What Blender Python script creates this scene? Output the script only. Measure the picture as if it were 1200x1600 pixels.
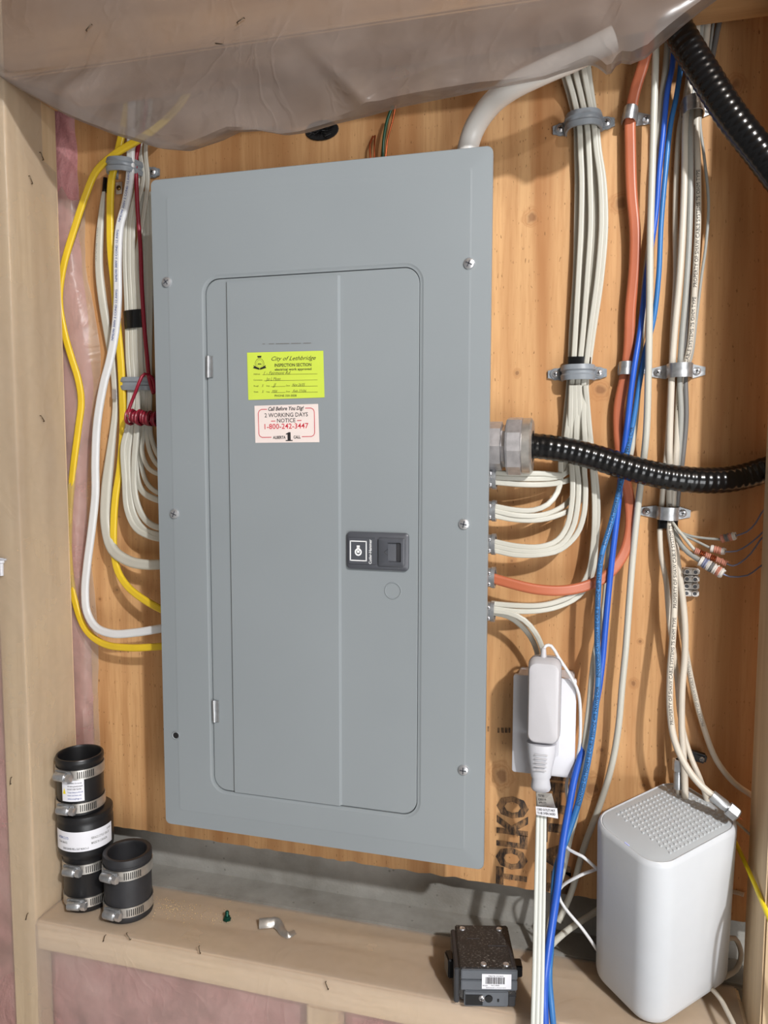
import bpy, bmesh, math, random
from mathutils import Vector, Matrix, noise

random.seed(7)
for o in list(bpy.data.objects):
    bpy.data.objects.remove(o)
scn = bpy.context.scene
COL = scn.collection

# ------------------------------------------------------------------ camera
F = 1200.0
YAW, PITCH, ROLL = 0.26902, -0.08572, 0.00158
CAM = Vector((0.49381, -0.89026, 0.45729))
cy, sy, cp, sp, cr, sr = math.cos(YAW), math.sin(YAW), math.cos(PITCH), math.sin(PITCH), math.cos(ROLL), math.sin(ROLL)
FW = Vector((-sy*cp, cy*cp, sp))
_r = Vector((cy, sy, 0)); _u = _r.cross(FW)
RT = _r*cr + _u*sr
UP = -_r*sr + _u*cr
cd = bpy.data.cameras.new('camera'); cam = bpy.data.objects.new('camera', cd); COL.objects.link(cam)
cd.sensor_fit = 'HORIZONTAL'; cd.sensor_width = 36.0; cd.lens = 36.0; cd.clip_start = 0.01
m = Matrix.Identity(4)
for i in range(3):
    m[i][0] = RT[i]; m[i][1] = UP[i]; m[i][2] = -FW[i]; m[i][3] = CAM[i]
cam.matrix_world = m
scn.camera = cam

# ------------------------------------------------------------------ world, lamp, exposure
w = bpy.data.worlds.new('world'); scn.world = w; w.use_nodes = True
w.node_tree.nodes['Background'].inputs[0].default_value = (1.0, 0.96, 0.93, 1)
w.node_tree.nodes['Background'].inputs[1].default_value = 0.19
ld = bpy.data.lights.new('ceiling_bulb', 'POINT'); ld.energy = 168; ld.shadow_soft_size = 0.035
ld.color = (0.97, 0.985, 1.0)
lo = bpy.data.objects.new('ceiling_bulb', ld); COL.objects.link(lo); lo.location = (1.42, -1.62, 1.38)
ad = bpy.data.lights.new('fill_light', 'AREA'); ad.energy = 44; ad.shape = 'RECTANGLE'; ad.size = 1.6; ad.size_y = 1.2; ad.color = (0.97, 0.985, 1.0)  # soft fill added from the lower right, not an actual fixture in the basement
ao = bpy.data.objects.new('fill_light', ad); COL.objects.link(ao); ao.location = (2.0, -2.4, -.35)
ao.rotation_euler = (Vector((.25, 0, .3))-ao.location).to_track_quat('-Z', 'Y').to_euler()
scn.view_settings.view_transform = 'Standard'; scn.view_settings.look = 'None'
scn.view_settings.exposure = 0.0; scn.view_settings.gamma = 1.0
scn.view_settings.use_curve_mapping = False

# ------------------------------------------------------------------ pixel ray helpers (fixed to the camera above)
def ray(px, py): return FW + RT*((px-600)/F) - UP*((py-800)/F)
def at(px, py, y):
    d = ray(px, py); return CAM + d*((y-CAM.y)/d.y)
def atz(px, py, z):
    d = ray(px, py); return CAM + d*((z-CAM.z)/d.z)
def depth(p): return (Vector(p)-CAM).dot(FW)

# ------------------------------------------------------------------ materials
def lin(c): 
    c = c/255.0
    return c/12.92 if c <= .04045 else ((c+.055)/1.055)**2.4
def rgb(r, g, b): return (lin(r), lin(g), lin(b), 1)
MATS = {}
class NT:
    def __init__(s, name):
        s.m = bpy.data.materials.new(name); s.m.use_nodes = True
        s.t = s.m.node_tree; s.b = s.t.nodes['Principled BSDF']; s.out = s.t.nodes['Material Output']
    def n(s, typ, **kw):
        nd = s.t.nodes.new(typ)
        for k, v in kw.items():
            if k.startswith('i_'):
                key = k[2:]; key = int(key) if key.isdigit() else key.replace('_', ' ')
                nd.inputs[key].default_value = v
            else: setattr(nd, k, v)
        return nd
    def l(s, a, b): s.t.links.new(a, b)
    def coords(s, scale=(1, 1, 1), loc=(0, 0, 0)):
        tc = s.n('ShaderNodeNewGeometry')
        mp = s.n('ShaderNodeMapping'); mp.inputs['Scale'].default_value = scale; mp.inputs['Location'].default_value = loc
        s.l(tc.outputs['Position'], mp.inputs['Vector']); return mp.outputs[0]
    def noise(s, vec, scale, detail=3, rough=.5, dist=0):
        nd = s.n('ShaderNodeTexNoise'); nd.inputs['Scale'].default_value = scale; nd.inputs['Detail'].default_value = detail
        nd.inputs['Roughness'].default_value = rough; nd.inputs['Distortion'].default_value = dist
        s.l(vec, nd.inputs['Vector']); return nd.outputs['Fac']
    def ramp(s, fac, stops):
        nd = s.n('ShaderNodeValToRGB'); e = nd.color_ramp.elements
        while len(e) < len(stops): e.new(.5)
        for k, (p, c) in enumerate(stops): e[k].position = p; e[k].color = c if len(c) == 4 else (*c, 1)
        s.l(fac, nd.inputs[0]); return nd.outputs[0]
    def mix(s, fac, a, b, mode='MIX'):
        nd = s.n('ShaderNodeMix', data_type='RGBA', blend_type=mode)
        if isinstance(fac, (int, float)): nd.inputs[0].default_value = fac
        else: s.l(fac, nd.inputs[0])
        for v, k in ((a, 6), (b, 7)):
            if isinstance(v, tuple): nd.inputs[k].default_value = v
            else: s.l(v, nd.inputs[k])
        return nd.outputs[2]
    def math(s, op, a, b=0.0, c=None):
        nd = s.n('ShaderNodeMath', operation=op)
        for k, v in enumerate((a, b) if c is None else (a, b, c)):
            if isinstance(v, (int, float)): nd.inputs[k].default_value = v
            else: s.l(v, nd.inputs[k])
        return nd.outputs[0]
    def bump(s, h, strength=.3, dist=.001):
        nd = s.n('ShaderNodeBump'); nd.inputs['Strength'].default_value = strength; nd.inputs['Distance'].default_value = dist
        s.l(h, nd.inputs['Height']); s.l(nd.outputs[0], s.b.inputs['Normal'])
    def set(s, **kw):
        for k, v in kw.items():
            key = {'rough': 'Roughness', 'metal': 'Metallic', 'spec': 'Specular IOR Level', 'coat': 'Coat Weight', 'sub': 'Subsurface Weight'}[k]
            s.b.inputs[key].default_value = v
    def color(s, c):
        if isinstance(c, tuple): s.b.inputs['Base Color'].default_value = c
        else: s.l(c, s.b.inputs['Base Color'])

def simple(name, c, rough=.5, metal=0, var=.08, vscale=60, bump=0, spec=.5):
    if name in MATS: return MATS[name]
    t = NT(name); v = t.coords(); f = t.noise(v, vscale, 4)
    dk = tuple(x*(1-var) for x in c[:3])+(1,); lt = tuple(min(1, x*(1+var)) for x in c[:3])+(1,)
    t.color(t.ramp(f, [(.3, dk), (.7, lt)])); t.set(rough=rough, metal=metal, spec=spec)
    if bump: t.bump(t.noise(v, vscale*6, 3), bump, .0005)
    MATS[name] = t.m; return t.m

def wood(name, base, dark, axis='z', knots=(), ticks=False, rough=.6, plane='xz'):
    t = NT(name)
    s = {'z': (1, 1, .06), 'x': (.06, 1, 1)}[axis]
    g = t.coords(s)
    broad = t.noise(g, 22, 3, .5, .6)
    fine = t.noise(g, 260, 4, .6)
    c = t.ramp(broad, [(.28, dark), (.5, base), (.75, tuple(min(1, x*1.12) for x in base[:3])+(1,))])
    c = t.mix(t.math('MULTIPLY', t.ramp(fine, [(.45, (0, 0, 0)), (.75, (1, 1, 1))]), .5), c, dark)
    # growth-ring lines
    wv = t.n('ShaderNodeTexWave', wave_type='BANDS', bands_direction='X' if axis == 'z' else 'Z')
    wv.inputs['Scale'].default_value = 9; wv.inputs['Distortion'].default_value = 9; wv.inputs['Detail'].default_value = 2
    wv.inputs['Detail Scale'].default_value = .7
    t.l(t.coords({'z': (1, 1, .12), 'x': (.12, 1, 1)}[axis]), wv.inputs['Vector'])
    c = t.mix(t.math('MULTIPLY', t.ramp(wv.outputs['Fac'], [(.55, (0, 0, 0)), (.95, (1, 1, 1))]), .34), c, dark)
    if ticks:
        tv = t.coords((1, 1, .22)); tk = t.noise(tv, 620, 1, .4)
        rows = t.n('ShaderNodeTexWave', wave_type='BANDS', bands_direction='Z'); rows.inputs['Scale'].default_value = 22
        rows.inputs['Distortion'].default_value = 2.0; rows.inputs['Detail Scale'].default_value = 6
        t.l(t.coords(), rows.inputs['Vector'])
        a = t.ramp(tk, [(.66, (0, 0, 0)), (.72, (1, 1, 1))]); b = t.ramp(rows.outputs['Fac'], [(.62, (0, 0, 0)), (.8, (1, 1, 1))])
        c = t.mix(t.math('MULTIPLY', t.math('MULTIPLY', a, b), .8), c, tuple(x*.35 for x in dark[:3])+(1,))
        # warmer towards the heartwood bands
        c = t.mix(t.math('MULTIPLY', t.ramp(t.noise(t.coords((1, 1, .4), (3, 0, 1)), 3.2, 2), [(.4, (0, 0, 0)), (.62, (1, 1, 1))]), .40), c, rgb(186, 134, 84))
    for (x, z, r, el) in knots:
        pos = t.n('ShaderNodeNewGeometry').outputs['Position']
        off = t.n('ShaderNodeVectorMath', operation='SUBTRACT'); t.l(pos, off.inputs[0])
        off.inputs[1].default_value = (x, 0, z)
        sc = t.n('ShaderNodeVectorMath', operation='MULTIPLY'); t.l(off.outputs[0], sc.inputs[0]); sc.inputs[1].default_value = (1, 0, el)
        ln = t.n('ShaderNodeVectorMath', operation='LENGTH'); t.l(sc.outputs[0], ln.inputs[0])
        nn = t.math('ADD', ln.outputs['Value'], t.math('MULTIPLY', t.math('SUBTRACT', t.noise(t.coords(), 90, 2), .5), r*.8))
        k = t.math('DIVIDE', nn, r)
        core = t.ramp(k, [(.25, (1, 1, 1)), (.55, (0, 0, 0))])
        halo = t.ramp(k, [(.45, (0, 0, 0)), (.62, (.6, .6, .6)), (.75, (.15, .15, .15)), (.85, (.4, .4, .4)), (1, (0, 0, 0))])
        c = t.mix(t.math('MULTIPLY', halo, 1.0), c, dark)
        c = t.mix(t.math('MULTIPLY', core, .6), c, rgb(104, 62, 38))
    t.color(c); t.set(rough=rough, spec=.3)
    t.bump(fine, .25, .0006)
    MATS[name] = t.m; return t.m

def poly_mat(name, alpha, tint, rough=.32):
    t = NT(name)
    v = t.coords()
    cl = t.noise(v, 7, 4, .6)
    t.color(t.ramp(cl, [(.3, tuple(x*.85 for x in tint[:3])+(1,)), (.7, tint)]))
    t.set(rough=rough, spec=.5)
    tr = t.n('ShaderNodeBsdfTransparent')
    tl = t.n('ShaderNodeBsdfTranslucent'); tl.inputs[0].default_value = tint
    m1 = t.n('ShaderNodeMixShader'); m1.inputs[0].default_value = .35
    t.l(t.b.outputs[0], m1.inputs[1]); t.l(tl.outputs[0], m1.inputs[2])
    mx = t.n('ShaderNodeMixShader')
    fac = t.math('ADD', t.math('MULTIPLY', cl, .45), alpha-.22)
    t.l(fac, mx.inputs[0]); t.l(tr.outputs[0], mx.inputs[1]); t.l(m1.outputs[0], mx.inputs[2])
    t.l(mx.outputs[0], t.out.inputs[0])
    rg = t.math('ABSOLUTE', t.math('SUBTRACT', t.noise(v, 11, 3, .5, 1.2), .5))
    t.bump(t.math('ADD', t.math('MULTIPLY', t.noise(v, 34, 3), .5), t.ramp(rg, [(0, (1, 1, 1)), (.05, (0, 0, 0))])), .22, .002)
    return t.m

def K(*p): return p
ply_knots = []
for (px, py, r, el) in ((831, 338, .012, 1), (968, 318, .014, 1), (916, 612, .0, 1), (938, 610, .013, 1), (1148, 132, .013, 1), (862, 582, .004, 1), (808, 583, .005, .7), (800, 876, .006, 1),
                        (1000, 1002, .004, 1), (990, 1068, .006, .8), (940, 1172, .005, 1), (1006, 1227, .006, 1), (170, 682, .004, 1), (183, 922, .006, 1), (156, 936, .004, 1), (924, 1230, .016, .8), (783, 1212, .016, .8), (144, 1170, .007, .7)):
    if r: 
        q = at(px, py, 0); ply_knots.append((q.x, q.z, r, el))
M_PLY = wood('plywood', rgb(204, 160, 112), rgb(164, 112, 68), 'z', ply_knots, True, .55)
M_STUD = wood('spruce_stud', rgb(216, 192, 158), rgb(188, 160, 124), 'z')
M_SPR = wood('spruce_board', rgb(224, 202, 170), rgb(196, 168, 130), 'x')
M_HEAD = wood('spruce_header', rgb(186, 144, 98), rgb(150, 108, 68), 'x')
def concrete():
    t = NT('concrete'); v = t.coords()
    f = t.noise(v, 14, 6, .6); g = t.noise(v, 300, 3)
    c = t.ramp(f, [(.3, rgb(128, 124, 116)), (.55, rgb(152, 149, 142)), (.75, rgb(166, 163, 157))])
    sp_ = t.n('ShaderNodeTexVoronoi'); sp_.inputs['Scale'].default_value = 60; t.l(v, sp_.inputs['Vector'])
    c = t.mix(t.math('MULTIPLY', t.ramp(sp_.outputs['Distance'], [(.06, (1, 1, 1)), (.12, (0, 0, 0))]), .5), c, rgb(90, 86, 80))
    t.color(c); t.set(rough=.85); t.bump(t.mix(.4, f, g), .4, .003); return t.m
M_CONC = concrete()
def pink():
    t = NT('pink_fibreglass'); v = t.coords((1, 1, .6))
    f = t.noise(v, 18, 6, .65, .8); g = t.noise(v, 160, 5, .7)
    c = t.ramp(f, [(.3, rgb(146, 94, 94)), (.5, rgb(200, 142, 142)), (.75, rgb(220, 176, 174))])
    t.color(c); t.set(rough=.95, spec=.1); t.bump(t.mix(.5, f, g), .8, .01); return t.m
M_PINK = pink()
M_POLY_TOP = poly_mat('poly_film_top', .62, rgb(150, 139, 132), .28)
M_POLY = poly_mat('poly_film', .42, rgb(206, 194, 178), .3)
M_POLY_LOW = poly_mat('poly_film_low', .44, rgb(214, 202, 192), .35)
def panelmat():
    t = NT('grey_enamel'); v = t.coords()
    f = t.noise(v, 4, 3); c = t.ramp(f, [(.3, rgb(134, 140, 143)), (.7, rgb(140, 146, 149))])
    sc = t.noise(t.coords((1, 1, 1)), 26, 6, .75)
    c = t.mix(t.math('MULTIPLY', t.ramp(sc, [(.68, (0, 0, 0)), (.74, (1, 1, 1))]), .25), c, rgb(160, 164, 165))
    t.color(c); t.set(rough=.36, spec=.5); t.bump(t.noise(v, 900, 2), .06, .0003); return t.m
M_PANEL = panelmat()
M_CAB = simple('cabinet_steel', rgb(130, 135, 138), .4, .3)
M_GALV = simple('galvanised_steel', rgb(186, 188, 190), .36, .8, .15, 200, .1)
M_ZINC = simple('zinc_screw', rgb(212, 212, 214), .3, .8, .1)
M_DIECAST = simple('diecast', rgb(190, 187, 188), .4, .7, .15, 120, .15)
M_STAIN = simple('stainless_band', rgb(196, 192, 186), .33, .8, .12, 150, .05)
M_BRASS = simple('dull_brass', rgb(140, 112, 70), .4, 1, .1)
M_COPPER = simple('copper', rgb(184, 98, 62), .35, 1, .15, 200)
M_GPLAST = simple('grey_pvc', rgb(134, 140, 146), .42)
M_WHITE = simple('white_plastic', rgb(204, 204, 209), .35, 0, .02)
M_ADAPT = simple('warm_white_plastic', rgb(192, 190, 193), .35, 0, .02)
M_ROUTER = simple('router_white', rgb(200, 203, 207), .4, 0, .01)
M_ROUTERT = simple('router_top_grey', rgb(184, 189, 192), .45, 0, .01)
M_BLACKR = simple('black_rubber', rgb(25, 25, 27), .36, 0, .25, 40, .1)
M_BLACKR2 = simple('worn_black_rubber', rgb(40, 40, 43), .5, 0, .3, 40, .1)
M_BLACKP = simple('black_plastic', rgb(20, 20, 22), .3, 0, .1)
M_FLEX = simple('black_pvc_jacket', rgb(14, 14, 15), .2, 0, .1)
M_TAPE = simple('black_tape', rgb(14, 14, 15), .25, 0, .1)
M_DKG = simple('dark_grey_plastic', rgb(74, 76, 82), .42, 0, .05)
M_DKG2 = simple('charcoal_plastic', rgb(50, 50, 53), .4, 0, .1)
M_BRKF = simple('breaker_grey', rgb(92, 96, 102), .4, 0, .05)
def dusty():
    t = NT('dusty_black_plastic'); v = t.coords()
    a = t.noise(v, 420, 4, .7); b = t.noise(v, 40, 3)
    f = t.math('MULTIPLY', t.ramp(a, [(.54, (0, 0, 0)), (.66, (1, 1, 1))]), t.ramp(b, [(.3, (.2, .2, .2)), (.65, (1, 1, 1))]))
    t.color(t.mix(t.math('MULTIPLY', f, .5), rgb(46, 43, 42), rgb(170, 165, 158))); t.set(rough=.5); return t.m
M_DUSTY = dusty()
M_CAPE = simple('cable_putty', rgb(190, 187, 175), .38, 0, .04, 30)
M_CWHITE = simple('cable_white', rgb(212, 212, 212), .35, 0, .03, 30)
M_CCREAM = simple('cable_cream', rgb(202, 193, 178), .4, 0, .05, 30)
M_CORD = simple('cord_white', rgb(206, 208, 201), .4, 0, .03, 30)
M_CGREY = simple('cable_grey', rgb(158, 158, 152), .4, 0, .05, 30)
M_CDGREY = simple('cable_dark_grey', rgb(112, 110, 108), .4, 0, .05, 30)
M_YEL = simple('cable_yellow', rgb(218, 184, 44), .35, 0, .05, 30)
M_YEL2 = simple('cable_lemon', rgb(240, 218, 40), .35, 0, .03, 30)
M_ORG = simple('cable_orange', rgb(178, 98, 66), .38, 0, .08, 25)
M_RED = simple('cable_red', rgb(140, 24, 46), .38, 0, .05, 30)
M_BLUE = simple('cable_blue', rgb(40, 88, 186), .35, 0, .05, 30)
M_BLUE2 = simple('cable_sky_blue', rgb(52, 112, 172), .35, 0, .05, 30)
M_GREEN = simple('wire_green', rgb(20, 66, 44), .35)
M_WCOND = simple('conduit_white', rgb(232, 228, 222), .35, 0, .03, 20)
M_INK = simple('ink_black', rgb(36, 32, 34), .6)
M_INKB = simple('ink_blue', rgb(70, 90, 150), .6)
M_INKG = simple('ink_grey', rgb(110, 108, 106), .6)
M_INKR = simple('ink_red', rgb(196, 44, 60), .6)
M_INKW = simple('ink_white', rgb(235, 235, 235), .6)
def stampmat():
    t = NT('stamp_ink'); f = t.noise(t.coords((1, 1, .3)), 150, 5, .7)
    t.color(t.ramp(f, [(.42, rgb(54, 44, 38)), (.60, rgb(150, 112, 74))])); t.set(rough=.7); return t.m
M_STAMP = stampmat()
M_LIME = simple('lime_paper', rgb(196, 214, 74), .55, 0, .02)
M_CREAMP = simple('cream_paper', rgb(226, 212, 206), .5, 0, .02)
M_PAPER = simple('white_paper', rgb(228, 228, 234), .5, 0, .02)
M_SCRGREEN = simple('green_screw', rgb(20, 76, 62), .35, .6)
M_TERM = simple('terminal_nylon', rgb(206, 202, 196), .35, 0, .03)
M_DARK = simple('dark_hole', rgb(18, 16, 16), .8)
M_PAIRB = simple('pair_blue', rgb(120, 124, 150), .4)
M_PAIRO = simple('pair_orange', rgb(190, 128, 108), .4)
M_PAIRW = simple('pair_white', rgb(210, 204, 196), .4)
M_DUST = simple('sawdust', rgb(200, 180, 146), .9, 0, .3, 300)

# ------------------------------------------------------------------ mesh helpers
def link(name, me, mat, parent=None, smooth=True):
    o = bpy.data.objects.new(name, me); COL.objects.link(o)
    if mat: me.materials.append(mat)
    if parent is not None:
        o.parent = parent
        o.matrix_parent_inverse = Matrix.Translation(parent.location).inverted() if parent.type == 'EMPTY' else Matrix.Identity(4)
    if smooth:
        me.polygons.foreach_set('use_smooth', [True]*len(me.polygons))
        try: me.set_sharp_from_angle(angle=math.radians(38))
        except Exception: pass
    return o
def thing(name, label, cat, loc=(0, 0, 0), group=None):
    o = bpy.data.objects.new(name, None); COL.objects.link(o); o.location = loc
    o.empty_display_size = .01
    return tag(o, label, cat, group)
def tag(o, label, cat, group=None):
    o['label'] = label; o['category'] = cat
    if group: o['group'] = group
    return o
def struct(o, label=None):
    o['kind'] = 'structure'
    if label: o['label'] = label
    return o
class MB:
    """collects shapes (world coordinates) into one mesh"""
    def __init__(s): s.v = []; s.f = []
    def add(s, vs, fs):
        k = len(s.v); s.v += [tuple(p) for p in vs]; s.f += [tuple(i+k for i in f) for f in fs]; return s
    def box(s, c, size, M=None, bevel=0, seg=2):
        bm = bmesh.new(); bmesh.ops.create_cube(bm, size=1)
        for v in bm.verts: v.co = Vector((v.co.x*size[0], v.co.y*size[1], v.co.z*size[2]))
        if bevel: bmesh.ops.bevel(bm, geom=bm.edges[:], offset=bevel, segments=seg, affect='EDGES')
        M = M or Matrix.Identity(3); c = Vector(c)
        bm.verts.index_update()
        s.add([c + M @ v.co for v in bm.verts], [[v.index for v in f.verts] for f in bm.faces]); bm.free(); return s
    def loops(s, loops, closed=True, cap0=True, cap1=True):
        n = len(loops[0]); vs = [p for L in loops for p in L]; fs = []
        for a in range(len(loops)-1):
            for i in range(n if closed else n-1):
                j = (i+1) % n
                fs.append((a*n+i, a*n+j, (a+1)*n+j, (a+1)*n+i))
        if cap0: fs.append(tuple(reversed(range(n))))
        if cap1: fs.append(tuple((len(loops)-1)*n+i for i in range(n)))
        return s.add(vs, fs)
    def lathe(s, prof, c, ax, n=24, cap=False, squash=None):
        ax = Vector(ax).normalized(); a = ax.orthogonal().normalized(); b = ax.cross(a); c = Vector(c)
        L = [[c + ax*h + (a*math.cos(t) + b*math.sin(t))*r for t in [2*math.pi*i/n for i in range(n)]] for r, h in prof]
        return s.loops(L, True, cap, cap)
    def cyl(s, p0, p1, r, n=16, r1=None):
        p0 = Vector(p0); p1 = Vector(p1); ax = p1-p0
        return s.lathe([(r, 0), (r if r1 is None else r1, ax.length)], p0, ax, n, True)
    def build(s, name, mat, parent=None, smooth=True):
        me = bpy.data.meshes.new(name); me.from_pydata(s.v, [], s.f); me.update()
        bm = bmesh.new(); bm.from_mesh(me); bmesh.ops.recalc_face_normals(bm, faces=bm.faces[:]); bm.to_mesh(me); bm.free()
        return link(name, me, mat, parent, smooth)
def rrect(w, h, r, k=6):
    """rounded rectangle loop centred at 0, list of (x,y)"""
    out = []
    for (sx, sy_, a0) in ((1, 1, 0), (-1, 1, 90), (-1, -1, 180), (1, -1, 270)):
        for i in range(k+1):
            a = math.radians(a0 + 90*i/k)
            out.append((sx*(w/2-r) + r*math.cos(a), sy_*(h/2-r) + r*math.sin(a)))
    return out
def catmull(P, step=.006):
    P = [Vector(p) for p in P]
    if len(P) == 2: P = [P[0], P[0].lerp(P[1], .5), P[1]]
    Q = [2*P[0]-P[1]] + P + [2*P[-1]-P[-2]]
    out = []
    for i in range(1, len(Q)-2):
        a, b, c, d = Q[i-1:i+3]
        t0 = 0; t1 = t0+max(1e-5, (b-a).length)**.5; t2 = t1+max(1e-5, (c-b).length)**.5; t3 = t2+max(1e-5, (d-c).length)**.5
        n = max(2, int((c-b).length/step))
        for k in range(n):
            t = t1+(t2-t1)*k/n
            A1 = a*((t1-t)/(t1-t0))+b*((t-t0)/(t1-t0)); A2 = b*((t2-t)/(t2-t1))+c*((t-t1)/(t2-t1)); A3 = c*((t3-t)/(t3-t2))+d*((t-t2)/(t3-t2))
            B1 = A1*((t2-t)/(t2-t0))+A2*((t-t0)/(t2-t0)); B2 = A2*((t3-t)/(t3-t1))+A3*((t-t1)/(t3-t1))
            out.append(B1*((t2-t)/(t2-t1))+B2*((t-t1)/(t2-t1)))
    out.append(P[-1]); return out
def frames(path, face=Vector((0, -1, 0))):
    out = []; pn = None
    for i, p in enumerate(path):
        t = (path[min(i+1, len(path)-1)]-path[max(i-1, 0)]).normalized()
        n = face - t*face.dot(t)
        if n.length < .15 and pn is not None: n = pn - t*pn.dot(t)
        if n.length < 1e-4: n = t.orthogonal()
        n.normalize()
        if pn is not None and n.dot(pn) < 0: n = -n
        pn = n; out.append((p, t, n.cross(t).normalized(), n))
    return out
def prof_round(n=12): return [(math.cos(2*math.pi*i/n), math.sin(2*math.pi*i/n)) for i in range(n)]
def prof_flat(th=.6, groove=.22, n=20):
    out = []
    for i in range(n):
        a = 2*math.pi*i/n; c, s_ = math.cos(a), math.sin(a)
        x = math.copysign(abs(c)**.8, c); y = math.copysign(abs(s_)**.75, s_)*th
        y *= 1-groove*math.exp(-(x/.22)**2)
        out.append((x, y))
    return out
def prof_triple(n=36):
    out = []
    for i in range(n):
        a = 2*math.pi*i/n; x = math.cos(a); s_ = math.sin(a)
        y = math.copysign(.34, s_)*min(1, abs(s_)*3)*(.55+.45*abs(math.cos(1.5*math.pi*x)))
        out.append((x, y))
    return out
def sweep(mb, path, rads, prof, face=Vector((0, -1, 0)), twist=None):
    L = []
    for i, (p, t, b, n) in enumerate(frames(path, face)):
        r = rads[i] if isinstance(rads, list) else rads
        if twist:
            a = twist(i/(len(path)-1)); b, n = b*math.cos(a)+n*math.sin(a), n*math.cos(a)-b*math.sin(a)
        L.append([p + b*(x*r) + n*(y*r) for x, y in prof])
    return mb.loops(L)
def P3(pts): return [at(*p) if len(p) == 3 else Vector(p[:3]) for p in pts]

# ---------------- text
def text_data(s, bold=0, shear=0):
    cu = bpy.data.curves.new('t', 'FONT'); cu.body = s; cu.size = 1; cu.offset = bold; cu.shear = shear; cu.resolution_u = 2
    o = bpy.data.objects.new('t', cu); COL.objects.link(o)
    dg = bpy.context.evaluated_depsgraph_get(); me = bpy.data.meshes.new_from_object(o.evaluated_get(dg))
    vs = [(v.co.x, v.co.y) for v in me.vertices]; fs = [tuple(f.vertices) for f in me.polygons]
    bpy.data.objects.remove(o); bpy.data.meshes.remove(me); bpy.data.curves.remove(cu)
    x0 = min(v[0] for v in vs); x1 = max(v[0] for v in vs)
    return [(x-x0, y) for x, y in vs], fs, x1-x0
def put_text(mb, s, O, X, Y, height, width=None, align='L', bold=0, shear=0):
    """flat text on a plane: O origin (baseline), X,Y unit directions, height = cap height"""
    vs, fs, wd = text_data(s, bold, shear); sc = height/.70; sx = sc if width is None else width/wd
    W = wd*sx; off = {'L': 0, 'C': -W/2, 'R': -W}[align]
    mb.add([O + X*(off + x*sx) + Y*(y*sc) for x, y in vs], fs)
def cable_print(path, r, s, start, size, mat, parent, ang=0.0, up=True, name='printed_marking', prof_y=1.0, reps=1, gap=.01):
    fr = frames(path); cum = [0]
    for i in range(1, len(path)): cum.append(cum[-1]+(path[i]-path[i-1]).length)
    tot = cum[-1]; vs, fs, wd = text_data(s); sc = size/.7; mb = MB(); st = start
    for _ in range(reps):
        out = []
        if st+wd*sc > tot: break
        for x, y in vs:
            d = st+x*sc; lat = (y-.35)*sc
            if not up: d = st+(wd-x)*sc; lat = -lat
            k = 0
            lo_, hi = 0, len(cum)-1
            while hi-lo_ > 1:
                mid = (lo_+hi)//2
                if cum[mid] <= d: lo_ = mid
                else: hi = mid
            f = (d-cum[lo_])/max(1e-9, cum[hi]-cum[lo_])
            p = fr[lo_][0].lerp(fr[hi][0], f); b = fr[lo_][2].lerp(fr[hi][2], f); n = fr[lo_][3].lerp(fr[hi][3], f)
            rr = r[lo_]*(1-f)+r[hi]*f if isinstance(r, list) else r; a = ang+lat/rr
            out.append(p + b*math.sin(a)*rr + n*(math.cos(a)*rr*prof_y+.00025))
        mb.add(out, fs); st += wd*sc+gap
    if mb.v: return mb.build(name, mat, parent, False)

# ---------------- cable
def cable(name, label, cat, pts, wpx, mat, kind='round', group=None, prints=None, twist=None, th=.6, width_list=None):
    path = catmull(P3(pts)); n = len(path)
    if width_list:
        rads = []
        for i, p in enumerate(path):
            u = i/(n-1)*(len(width_list)-1); k = min(int(u), len(width_list)-2)
            rads.append((width_list[k]*(1-(u-k))+width_list[k+1]*(u-k))/2*depth(p)/F)
    else:
        mid = sum(depth(p) for p in path)/n
        rads = [wpx/2*mid/F]*n
    prof = {'round': prof_round(), 'flat': prof_flat(th), 'triple': prof_triple()}[kind]
    mb = MB(); sweep(mb, path, rads, prof, twist=twist)
    o = tag(mb.build(name, mat), label, cat, group)
    if prints:
        s, st, size, pm, ang, up, reps = prints
        cable_print(path, rads, s, st, size, pm, o, ang, up, reps=reps, prof_y={'round': 1, 'flat': th, 'triple': .34}[kind])
    return o, path, rads

# ================================================================== THE SETTING
def board(mb, x0, x1, y0, y1, z0, z1, bev=.002):
    return mb.box(((x0+x1)/2, (y0+y1)/2, (z0+z1)/2), (x1-x0, y1-y0, z1-z0), bevel=bev)
ZP = -.070
# plywood backing board with a ragged sawn bottom edge
def plywood():
    mb = MB(); n = 220; x0, x1 = -.168, .86
    bot = []
    for i in range(n+1):
        x = x0+(x1-x0)*i/n
        bot.append((x, ZP + .0022*noise.noise(Vector((x*60, 0, 3))) + (.0018*abs(noise.noise(Vector((x*260, 1, 0)))) if x > .12 else 0)))
    L = []
    for y in (.0183, 0.0):
        L.append([Vector((x, y, z)) for x, z in bot] + [Vector((x1, y, 1.15)), Vector((x0, y, 1.15))])
    mb.loops(L)
    return mb.build('wall_back', M_PLY, smooth=False)
struct(plywood(), 'plywood backing board behind the grey panel')
mb = MB(); board(mb, -.6, 1.0, .04, .14, -.9, 1.2, 0); struct(mb.build('wall_foundation', M_CONC, smooth=False), 'poured concrete foundation wall below the plywood')
mb = MB(); board(mb, -.6, 1.0, -.008, .05, -.62, -.1405, .003); struct(mb.build('trim_1', M_CONC), 'concrete ledge behind the sill board')
mb = MB(); board(mb, -3, 4, -4.5, .14, -1.24, -1.2, 0)
struct(mb.build('floor', simple('floor_concrete', rgb(176, 174, 170), .8, 0, .08, 3), smooth=False), 'basement concrete floor')

mb = MB(); board(mb, -3, 4, -4.5, .14, 1.62, 1.66, 0)
struct(mb.build('ceiling', simple('ceiling_wood', rgb(128, 112, 96), .8, 0, .1, 3), smooth=False), 'wooden basement ceiling')

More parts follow.
